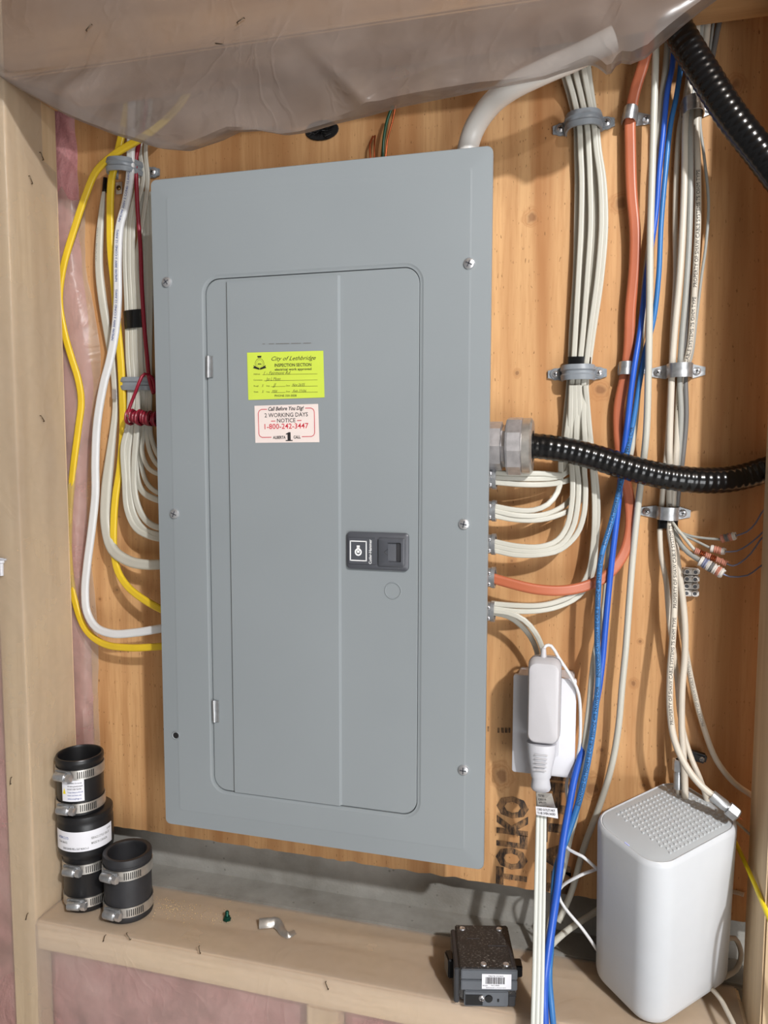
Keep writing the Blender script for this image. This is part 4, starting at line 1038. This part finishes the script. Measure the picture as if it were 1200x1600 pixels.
# ================================================================== OUTLET, ADAPTER, PLUG, CORDS
yo = -.045
P0 = at(800, 1054, yo); P1 = at(902, 1062, yo); P2 = at(896.5, 1218, yo); P3_ = at(802, 1205, yo)
bx0 = (P0.x+P3_.x)/2; bx1 = (P1.x+P2.x)/2; bz1 = (P0.z+P1.z)/2; bz0 = (P2.z+P3_.z)/2
t = thing('outlet_box', 'white surface outlet box on the plywood behind the white adapter', 'outlet', ((bx0+bx1)/2, 0, bz0))
def plq(cx_, cz_, w_, h_, r, y): return [Vector((cx_+x, y, cz_+z)) for x, z in rrect(w_, h_, r, 5)]
ccx, ccz, ww, hh = (bx0+bx1)/2, (bz0+bz1)/2, bx1-bx0, bz1-bz0
MB().loops([plq(ccx, ccz, ww-.006, hh-.006, .004, -.0005), plq(ccx, ccz, ww-.006, hh-.006, .004, yo+.006)]).build('box_body', M_WHITE, t)
MB().loops([plq(ccx, ccz, ww, hh, .003, yo+.006), plq(ccx, ccz, ww, hh, .003, yo+.001), plq(ccx, ccz, ww-.003, hh-.003, .003, yo)]).build('cover_plate', M_WHITE, t)
MB().loops([plq(ccx, ccz, .034, .066, .003, yo+.001), plq(ccx, ccz, .033, .065, .003, yo-.0015)]).build('receptacle', M_WHITE, t)
# small metal box ear behind (left top)
# adapter (held by prongs in the receptacle)
ya = yo-.036
a0 = at(849, 1033, ya); a1 = at(849, 1166, ya); aw = (at(874, 1100, ya).x-at(823.5, 1100, ya).x)
adp = t = thing('power_adapter', 'rounded white power adapter plugged into the outlet box', 'power adapter', (a0.x, yo, (a0.z+a1.z)/2))
ah = a0.z-a1.z; acx = (a0.x+a1.x)/2; acz = (a0.z+a1.z)/2
def al(w_, h_, r, y, dz=0): return [Vector((acx+x, y, acz+z+dz)) for x, z in rrect(w_, h_, r, 6)]
MB().loops([al(aw-.004, ah-.008, .007, yo-.0022), al(aw+.001, ah-.002, .009, yo-.006), al(aw+.001, ah, .009, ya+.012, .001), al(aw, ah-.003, .009, ya+.004), al(aw-.003, ah-.007, .008, ya+.0010), al(aw-.008, ah-.014, .007, ya)]).build('adapter_body', M_ADAPT, t)
MB().loops([al(aw+.0014, ah+.0004, .009, ya+.0150, .001), al(aw+.0014, ah+.0004, .009, ya+.0146, .001)]).build('seam', M_DKG, t)
rb = at(849, 1030, ya+.014)
MB().lathe([(.0001, .013), (.0026, .012), (.0034, .002), (.0045, -.003), (.0045, -.006)], rb, (0, 0, 1), 14).build('cord_boot', M_ADAPT, t)
def as_part(o, par):
    for k in ('label', 'category', 'group'):
        if k in o: del o[k]
    o.parent = par; o.matrix_parent_inverse = Matrix.Translation(par.location).inverted()
crd = CB('thin white adapter cord looping from the adapter top down beside the outlet box', [(849, 1026, ya+.014), (849, 1016, ya+.014), (853, 1009, ya+.016), (861, 1009, ya+.02), (872, 1026, ya+.024), (893, 1059, -.052), (904, 1084, -.048), (907, 1130, -.044), (905, 1168, -.044), (899, 1192, -.040), (888, 1212, -.036), (885, 1228, -.036), (887, 1262, -.044), (880, 1300, -.052), (881, 1316, -.058), (890, 1328, -.064), (910, 1338, -.07), (932, 1357, -.066)], 5.0, M_CWHITE, 'round', 'power_cord', 'cord')
as_part(crd[0], adp)
CB('thin white cord looping from behind the router out past the blue cables', [(950, 1346, -.050), (932, 1358, -.055), (915, 1364, -.06), (900, 1371, -.062), (880, 1383, -.058), (873, 1394, -.055), (876, 1408, -.056), (890, 1428, -.062), (905, 1445, -.066), (920, 1465, -.062), (934, 1486, -.05), (945, 1500, -.04)], 5.0, M_CWHITE, 'round', 'charging_cable', 'cable')
# plug of the white extension cord
pz = at(844, 1192, yo-.020)
plg = t = thing('extension_plug', 'white ribbed plug under the adapter with a three-strand cord hanging to the bottom edge', 'extension cord', pz)
PL_ = [(1160, 46, 846), (1172, 45, 846), (1185, 41, 845.5), (1200, 35, 845), (1213, 31, 845), (1216, 27, 845), (1230, 31, 845), (1234, 27, 845), (1236, 18, 845)]
L = []
yp = yo-.022
for (py, w_, px) in PL_:
    q = at(px, py, yp); hw_ = w_/2*depth(q)/F
    L.append([q+Vector((x*hw_, y_*hw_*.75 if abs(y_*hw_*.75) < .012 else math.copysign(.012, y_), 0)) for x, y_ in prof_round(24)])
MB().loops(L).build('plug_body', M_WHITE, t)
rib = MB()
for py, w_ in ((1180, 20), (1186, 19), (1192, 18), (1198, 17), (1204, 16)):
    q = at(845.5, py, yp-.0122); rib.box(q, (w_*depth(q)/F, .0012, .0013), None, .0003, 1)
rib.build('grip_ribs', M_ADAPT, t)
# base of plug to receptacle
cb, path, rads = CB('white three-strand extension cord hanging to the bottom edge', [(845, 1234, yp), (846, 1255, yp-.002), (845.5, 1287, yp-.010), (844, 1375, yp-.030), (842.5, 1450, yp-.05), (841, 1525, yp-.068), (839, 1600, yp-.080), (838, 1680, yp-.088), (836, 2150, yp-.095)], 17, M_CORD, 'triple', 'extension_cord', 'cord', width_list=[16, 18.5, 20, 20, 20, 20])
as_part(cb, plg)
# tags on the cord
def flag(name, label, corners, y, mat, lines, pmat, parent=None):
    P = [at(px, py, y+dy) for px, py, dy in corners]
    mb = MB(); mb.add(P+[p+Vector((0, .0003, 0)) for p in P], [(3, 2, 1, 0), (4, 5, 6, 7)]+[(i, (i+1) % 4, (i+1) % 4+4, i+4) for i in range(4)])
    o = mb.build(name, mat, parent, False)
    TL, TR, BR, BL = P; X = (TR-TL).normalized(); Y = (TL-BL).normalized(); W_ = (TR-TL).length; H_ = (TL-BL).length
    tx = MB(); nrm = X.cross(Y).normalized()
    for s_, u, v, h_, w2 in lines: put_text(tx, s_, BL+X*(u*W_)+Y*(v*H_)+nrm*.0003, X, Y, h_*H_, w2*W_, 'L', .01)
    tx.build('tag_print', pmat, o, False); return o
o = flag('warning_tag', 'white printed warning tag folded round the extension cord', [(837, 1260, 0), (870.5, 1263, 0), (872, 1279, 0), (838, 1273, 0)], -.083, M_PAPER, [('CORD OUTLETS NOT', .05, .55, .28, .85), ('TO BE OVERLOADED', .05, .12, .28, .85)], M_INK)
tag(o, 'white printed warning tag folded round the extension cord', 'tag')
o = flag('approval_tag', 'small silver approval tag on the extension cord', [(838, 1238, 0), (862, 1240, 0), (868, 1262, .004), (840, 1258, 0)], -.0805, M_STAIN, [('TESTED', .1, .7, .15, .4), ('E30119', .1, .4, .15, .5), ('APPROVED', .1, .15, .15, .5)], M_INK)
tag(o, 'silvery approval tag on the extension cord just under the plug', 'tag')

# ================================================================== ROUTER
k_ = 1.0117
Cr = CAM + (Vector((.5721, -.0852, .077))-CAM)*k_
ra, rb_, rr2, rh = .1282*k_, .0937*k_, .0259*k_, .1968*k_
yw, tx_, ty_ = math.radians(43.63), math.radians(11.39), math.radians(-.89)
MR = Matrix.Rotation(tx_, 3, 'X') @ Matrix.Rotation(ty_, 3, 'Y') @ Matrix.Rotation(yw, 3, 'Z')
t = thing('wifi_router', 'tall white rounded wifi router standing at the bottom right', 'router', Cr+MR @ Vector((0, 0, -rh)))
def rl(ins, z, r=None): return [Cr+MR @ Vector((x, y, z)) for x, y in rrect(ra-2*ins, rb_-2*ins, (rr2 if r is None else r)-ins*.9, 10)]
MB().loops([rl(.008, -rh+.0005), rl(.003, -rh+.002), rl(.0008, -rh+.006), rl(0, -rh+.012), rl(0, -rh*.5), rl(0, -.006), rl(.0010, -.0018), rl(.0030, 0), rl(.0042, -.0004), rl(.0044, -.0022)]).build('router_body', M_ROUTER, t)
tp = MB().loops([rl(.0047, -.003), rl(.0047, -.0008), rl(.0055, -.0004)]).build('top_panel', M_ROUTERT, t)
g = MB(); pn, pm = 17, 13; x0, x1, y0, y1 = -ra/2+.029, ra/2-.010, -rb_/2+.010, rb_/2-.010
dx, dy = (x1-x0)/pn, (y1-y0)/pm
for j in range(pm):
    for i in range(pn):
        xx = x0+dx*(i+.5)+(dx*.25 if j % 2 else -dx*.25); yy = y0+dy*(j+.5)
        # skip outside rounded corners
        ex = abs(xx)-(ra/2-rr2); ey = abs(yy)-(rb_/2-rr2)
        if ex > 0 and ey > 0 and math.hypot(ex, ey) > rr2-.0095: continue
        if abs(yy)+dy/2 > rb_/2-.007: continue
        q = [(xx-dx*.47, yy-dy*.42), (xx+dx*.47, yy-dy*.42), (xx, yy+dy*.5)]
        g.add([Cr+MR @ Vector((a, b, -.0006)) for a, b in q]+[Cr+MR @ Vector((xx, yy-dy*.1, .0009))], [(0, 1, 3), (1, 2, 3), (2, 0, 3)])
gr = g.build('vent_texture', M_ROUTERT, t, False); gr['kind'] = 'stuff'
mled = NT('led_blue'); mled.b.inputs['Emission Color'].default_value = rgb(80, 110, 255); mled.b.inputs['Emission Strength'].default_value = .5
MB().box(Cr+MR @ Vector((-ra/2+.0052, -.004, -.0002)), (.0005, .006, .0006), MR).build('status_light', mled.m, t)
# wedge of scrap wood under raised back of router
# yellow network cable on the right
CB('yellow network cable leaving the router towards the right edge', [(1120, 1300, -.006), (1143, 1308, -.02), (1153, 1324, -.036), (1165, 1350, -.058), (1180, 1383, -.09), (1192, 1412, -.116), (1204, 1440, -.135), (1225, 1490, -.15), (1250, 1580, -.155), (1262, 1720, -.155)], 9, M_YEL2, 'round', 'network_cable', width_list=[6, 7, 9, 10, 11])
# cables tangled behind the router on the right
for lb, pts, w_ in (('cream cable loop behind the router, upper of two at the right', [(1128, 1395, .005), (1145, 1393, 0), (1162, 1398, -.004)], 7), ('cream cable loop behind the router, lower of two at the right', [(1125, 1472, -.01), (1148, 1466, 0), (1158, 1490, 0), (1150, 1515, 0), (1130, 1528, -.01)], 8),
        ('small cream cable crossing the sill at the lower right corner', [(1108, 1540, -.050), (1125, 1560, -.068), (1136, 1580, -.088), (1150, 1610, -.112), (1160, 1650, -.132), (1168, 1720, -.134), (1170, 1900, -.134)], 8),
        ('grey cable between router and right stud below the connector', [(1150, 1284, -.045), (1160, 1293, -.04), (1172, 1304, -.034)], 4)):
    CB(lb, pts, w_, M_CCREAM, 'round', 'coaxial_cable')

# ================================================================== COUPLINGS
def hose_clamp(parent, c, r, z, ang, n=36):
    cc = Vector((c.x, c.y, z)); h = .0062
    MB().lathe([(r, -h), (r+.0011, -h), (r+.0011, h), (r, h)], cc, (0, 0, 1), n).build('clamp_band', M_STAIN, parent)
    a = math.radians(ang); d = Vector((math.cos(a), math.sin(a), 0)); tng = Vector((-d.y, d.x, 0))
    pc = cc+d*(r+.0055)
    hs = MB(); Mx = Matrix((tng, d, Vector((0, 0, 1)))).transposed()
    hs.box(cc+d*(r+.002), (.024, .003, .013), Mx, .0008)
    hs.lathe([(.0052, -.009), (.0058, -.008), (.0058, .006), (.0050, .007)], pc, tng, 14, True)
    hs.build('screw_housing', M_GALV, parent)
    sc = MB(); sc.lathe([(.0032, .006), (.0032, .009)], pc, tng, 12, True); sc.lathe([(.0048, .009), (.0052, .010), (.0052, .015), (.0030, .0155)], pc, tng, 6, True)
    sc.build('clamp_screw', M_ZINC, parent)
    sl = MB()
    for k in range(9):
        a2 = a+math.radians(34+k*4.6); d2 = Vector((math.cos(a2), math.sin(a2), 0)); t2 = Vector((-d2.y, d2.x, 0))
        sl.box(cc+d2*(r+.0012), (.0011, .0006, .0085), Matrix((t2*.94+Vector((0, 0, .34)), d2, Vector((0, 0, 1)))).transposed())
    sl.build('band_slots', M_DARK, parent)
ZT = ZS+.0028
# single coupling
fb = atz(202, 1443, ZT); Rd = 38*depth(fb)/F*1.0
vd = Vector((CAM.x-fb.x, CAM.y-fb.y, 0)).normalized()
Cd = fb-vd*Rd
hd = at(198, 1327, Cd.y).z-ZT
t = thing('rubber_coupling', 'single short black rubber pipe coupling standing right of the stack', 'pipe coupling', (Cd.x, Cd.y, ZT))
MB().lathe([(Rd*.78, .004), (Rd*.80, 0), (Rd*.98, 0), (Rd, .002), (Rd, .006), (Rd*.965, .007), (Rd*.965, hd-.010), (Rd, hd-.009), (Rd, hd-.003), (Rd*.97, hd-.0005), (Rd*.90, hd), (Rd*.80, hd-.001), (Rd*.77, hd-.004), (Rd*.77, .01), (Rd*.2, .009), (.0001, .009)], Vector((Cd.x, Cd.y, ZT)), (0, 0, 1), 40).build('rubber_sleeve', M_BLACKR2, t)
av = math.degrees(math.atan2(vd.y, vd.x))
hose_clamp(t, Cd, Rd*.985, ZT+.014, av-38); hose_clamp(t, Cd, Rd*.985, ZT+hd-.019, av-42)
# stack: reducer coupling below
fb2 = atz(133, 1424, ZT); r1 = 35*depth(fb2)/F; v2 = Vector((CAM.x-fb2.x, CAM.y-fb2.y, 0)).normalized(); Cs = fb2-v2*r1
Cs.x = max(Cs.x-.004, XL+.003+r1*1.20); 
def zat(px, py): return at(px, py, Cs.y-r1*.75).z
zA = zat(128, 1337); zB = zat(122, 1272); zC = zat(116, 1186)
h1 = zA-ZT; h2 = zB-ZT; r2 = r1*1.20
t = thing('reducer_coupling', 'black reducer coupling with a white label band, bottom of the stack', 'pipe coupling', (Cs.x, Cs.y, ZT))
O3 = Vector((Cs.x, Cs.y, ZT))
MB().lathe([(r1*.8, 0), (r1*.98, 0), (r1, .002), (r1, h1*.92), (r1*1.05, h1*.96), (r2*.98, h1+.002), (r2, h1+.005), (r2, h2-.014), (r2*.985, h2-.012), (r2*.985, h2-.008), (r2, h2-.006), (r2*.99, h2-.001), (r2*.95, h2), (.0001, h2-.0005)], O3, (0, 0, 1), 44).build('rubber_sleeve', M_BLACKR, t)
a2v = math.degrees(math.atan2(v2.y, v2.x))
hose_clamp(t, Cs, r1*1.0, ZT+.013, a2v-28); hose_clamp(t, Cs, r1*1.0, ZT+h1-.016, a2v-36)
# curved label
def curved_label(parent, C, r, z0, z1, a0, a1, mat, texts, name='label_band'):
    mb = MB(); n = 30; L = []
    def pt(u, v, e=0):
        a = math.radians(a0+(a1-a0)*u); return Vector((C.x+math.cos(a)*(r+e), C.y+math.sin(a)*(r+e), z0+(z1-z0)*v))
    vs = [pt(i/n, v, .0004) for v in (0, 1) for i in range(n+1)]
    mb.add(vs, [(i, i+1, n+2+i, n+1+i) for i in range(n)]); o = mb.build(name, mat, parent)
    for (s_, u, v, h_, w_, mt) in texts:
        vv, ff, wd = text_data(s_, .01); tm = MB()
        tm.add([pt(u+x/wd*w_, v+y/.7*h_, .0007) for x, y in vv], ff); tm.build('label_print', mt, o, False)
    return o
curved_label(t, Cs, r2, ZT+h1+.011, ZT+h2-.018, a2v-75, a2v+62, M_PAPER, [('SDR35 SEWER PIPE x CAST IRON 3 x 2', .18, .10, .10, .4, M_INK), ('FERNCO STYLE 1056-33', .62, .55, .12, .3, M_INKG), ('MADE IN CANADA', .62, .30, .12, .26, M_INKG), ('ASTM C1173', .08, .62, .12, .2, M_INKB), ('CSA B602', .08, .4, .1, .18, M_INKG), ('B 3034', .88, .75, .1, .08, M_INKG)])
# top coupling
z3 = ZT+h2+.0006; h3 = zC-z3; r3 = r1*1.03
t = thing('rubber_coupling', 'black rubber pipe coupling with warning label, topmost of the stack', 'pipe coupling', (Cs.x, Cs.y, z3))
O4 = Vector((Cs.x-.004, Cs.y-.002, z3))
MB().lathe([(r3*.8, .004), (r3*.80, 0), (r3*.96, 0), (r3*.97, h3-.008), (r3*1.0, h3-.006), (r3*1.0, h3-.002), (r3*.96, h3), (r3*.9, h3), (r3*.86, h3-.003), (r3*.85, .01), (.0001, .010)], O4, (0, 0, 1), 44).build('rubber_sleeve', M_BLACKR, t)
hose_clamp(t, O4, r3*.985, z3+.010, a2v-36); hose_clamp(t, O4, r3*.985, z3+h3-.018, a2v-40)
curved_label(t, O4, r3*.972, z3+h3*.27, z3+h3*.27+.028, a2v-48, a2v+8, M_PAPER, [('WARNING: Do not use', .28, .82, .07, .62, M_INK), ('with above ground pressure', .28, .68, .07, .66, M_INK), ('DO NOT OVER TIGHTEN', .28, .54, .07, .6, M_INK), ('Torque clamps to 60 in-lb', .28, .40, .07, .66, M_INKB), ('sewer and drain only', .28, .26, .07, .6, M_INKB), ('www.couplings.ca', .28, .1, .08, .6, M_INKB)], 'warning_label')
a_ = math.radians(a2v-44)
def clp(u, v, C, r): 
    a = math.radians(a2v-48+56*u); return Vector((C.x+math.cos(a)*r, C.y+math.sin(a)*r, z3+h3*.27+.028*v))
MB().add([clp(.05, .35, O4, r3*.972+.0008), clp(.2, .35, O4, r3*.972+.0008), clp(.125, .62, O4, r3*.972+.0008)], [(0, 1, 2)]).build('warning_triangle', M_YEL2, t, False)

# ================================================================== SHELF BITS
# loose circuit breaker
ZBk = ZS+.0028
f0 = atz(722, 1567, ZBk); f1 = atz(810, 1560, ZBk)
X = Vector((math.cos(math.radians(14)), math.sin(math.radians(14)), 0)); Yb = Vector((-X.y, X.x, 0)); Zb = Vector((0, 0, 1)); MBk = Matrix((X, Yb, Zb)).transposed()
FL = at(718, 1512, -.127); hB = FL.z-ZBk; wB = .0605; dB = .074
Ob = Vector((FL.x, FL.y, ZBk))
def BL_(x, y, z): return Ob+X*x+Yb*y+Zb*z
t = thing('circuit_breaker', 'loose black two-pole circuit breaker lying on the sill board', 'circuit breaker', BL_(wB/2, dB/2, 0))
b = MB(); b.box(BL_(wB/2, dB/2, hB*.60), (wB, dB, hB*.8), MBk, .0012); b.build('breaker_case', M_DUSTY, t)
MB().box(BL_(wB/2-.002, dB*.55, hB*.12), (wB-.008, dB*.85, hB*.24), MBk, .001).build('breaker_base', M_DKG2, t)
MB().box(BL_(wB/2+.001, -.0008, hB*.86), (wB-.001, .003, hB*.25), MBk, .0008).build('front_lip', M_BRKF, t)
MB().box(BL_(wB/2+.001, -.0008, hB*.58), (wB-.001, .003, hB*.26), MBk, .0008).build('front_band', M_BRKF, t)
MB().box(BL_(wB/2-.002, .0000, hB*.24), (wB-.014, .006, hB*.40), MBk, .001).build('lower_front', M_BRKF, t)
MB().box(BL_(.0155, -.0031, hB*.22), (.018, .001, hB*.27), MBk).build('terminal_recess', M_BLACKP, t)
MB().lathe([(.0001, .0010), (.0038, .001), (.0042, 0)], BL_(.031, -.0032, hB*.26), -Yb, 16).build('terminal_hole', M_BLACKP, t)
pan_screw(BL_(.0235, -.0036, hB*.27), -Yb, .0034, t, 'terminal_screw', M_ZINC)
MB().box(BL_(.041, -.0032, hB*.22), (.0018, .001, .003), MBk).build('slot_hole', M_BLACKP, t)
MB().box(BL_(.0555, .003, hB*.17), (.008, .009, hB*.30), MBk, .001).build('mounting_foot', M_DKG2, t)
MB().box(BL_(-.0025, dB*.47, hB*.50), (.0055, dB*.9, hB*.92), MBk, .001).build('side_plate', M_DKG2, t)
MB().box(BL_(-.0085, dB*.40, hB*.60), (.008, .018, .022), Matrix.Rotation(.2, 3, 'Z') @ MBk, .0015).build('toggle_handle', M_BLACKP, t)
MB().box(BL_(wB+.004, dB*.33, hB*.62), (.010, .014, .013), MBk, .001).build('side_lug', M_BLACKP, t)
MB().box(BL_(wB-.0035, dB*.5, hB*.93), (.004, dB*.98, hB*.16), MBk, .0008).build('edge_rail', M_DKG2, t)
for x, y in ((.008, dB-.008), (.050, dB-.008), (.026, .006), (.050, .006)):
    MB().lathe([(.0001, .0004), (.0022, .0010), (.0030, .0012), (.0034, 0)], BL_(x, y, hB), Zb, 14).build('rivet', M_ZINC, t)
for x0_, y0_, x1_ in ((.034, dB*.50, .055), (.012, dB*.66, .026)):
    MB().box(BL_((x0_+x1_)/2, y0_, hB+.0001), (x1_-x0_, .0006, .0003), MBk).build('raised_line', M_DKG, t)
# barcode label
lab = MB().box(BL_(.039, -.0027, hB*.70), (.031, .0004, .0165), MBk).build('barcode_label', M_PAPER, t, False)
bc = MB(); random.seed(4); xx = -.0115
while xx < .0085:
    w_ = random.choice((.0003, .0005, .0008)); bc.box(BL_(.039+xx, -.0031, hB*.70+.0012), (w_, .0002, .0075), MBk); xx += w_+random.choice((.0003, .0005))
put_text(bc, '78678 02460', BL_(.039-.009, -.0031, hB*.70+.0057), X, Zb, .0013, .016)
put_text(bc, 'BR260', BL_(.039-.0145, -.0031, hB*.70-.0050), X, Zb, .0013, .005)
put_text(bc, 'WK13-MEME', BL_(.039-.006, -.0031, hB*.70-.0048), X, Zb, .0014, .009)
put_text(bc, 'BREAKER 2 POLE 60A', BL_(.039-.011, -.0031, hB*.70-.0072), X, Zb, .0010, .021)
bc.build('barcode_print', M_INK, lab, False)
# silver bracket piece
ZB2 = ZS+.0020
zb = ZB2+.004
path = [atz(405, 1443, ZB2+.006), atz(418, 1442, ZB2+.0066), atz(430, 1441, ZB2+.0062), atz(437, 1447, ZB2+.0045), atz(442, 1456, ZB2+.003), atz(450, 1461, ZB2+.0026), atz(461, 1456, ZB2+.0024)]
pp = catmull(path, .0015); wl = []
for i in range(len(pp)):
    u = i/(len(pp)-1); wl.append(.0062 if u < .4 else .0062-(u-.4)/.6*.0034)
mb = MB(); sweep(mb, pp, wl, [(x, y_*.22) for x, y_ in prof_round(12)], face=Vector((0, -.75, .66)))
tag(mb.build('metal_bracket', M_STAIN), 'small bent silver metal bracket lying on the sill board', 'bracket')
# green screw
c = atz(355, 1437, ZB2); 
t = thing('ground_screw', 'small green hex ground screw standing on the sill board', 'screw', c)
MB().lathe([(.0001, 0), (.0052, 0), (.0052, .0015), (.0040, .002), (.0040, .0045), (.0020, .005)], c, (0, 0, 1), 6, True).build('screw_head', M_SCRGREEN, t, False)
MB().lathe([(.0020, .004), (.0026, .006), (.0020, .007), (.0026, .008), (.0020, .009), (.0026, .010), (.0018, .0115), (.0001, .012)], c, (0, 0, 1), 12).build('screw_thread', M_SCRGREEN, t)
# sawdust crumbs
mb = MB(); random.seed(11)
for i in range(380):
    u = random.random()
    px = 205+ (random.betavariate(1.2, 3))*220; py = 1405+(px-205)*.14+random.gauss(6, 9)
    q = atz(px, py, ZS+.0022)
    if q.y > YB-.004 or q.y < YF+.006: continue
    if (Vector((q.x, q.y, 0))-Vector((Cd.x, Cd.y, 0))).length < Rd+.002: continue
    s_ = random.uniform(.0003, .0010)
    mb.box(q, (s_, s_*random.uniform(.5, 1.5), s_), Matrix.Rotation(random.random()*3, 3, 'Z'))
o = mb.build('sawdust', M_DUST, None, False); o['kind'] = 'stuff'; tag(o, 'pale sawdust crumbs scattered on the sill board by the coupling', 'sawdust')
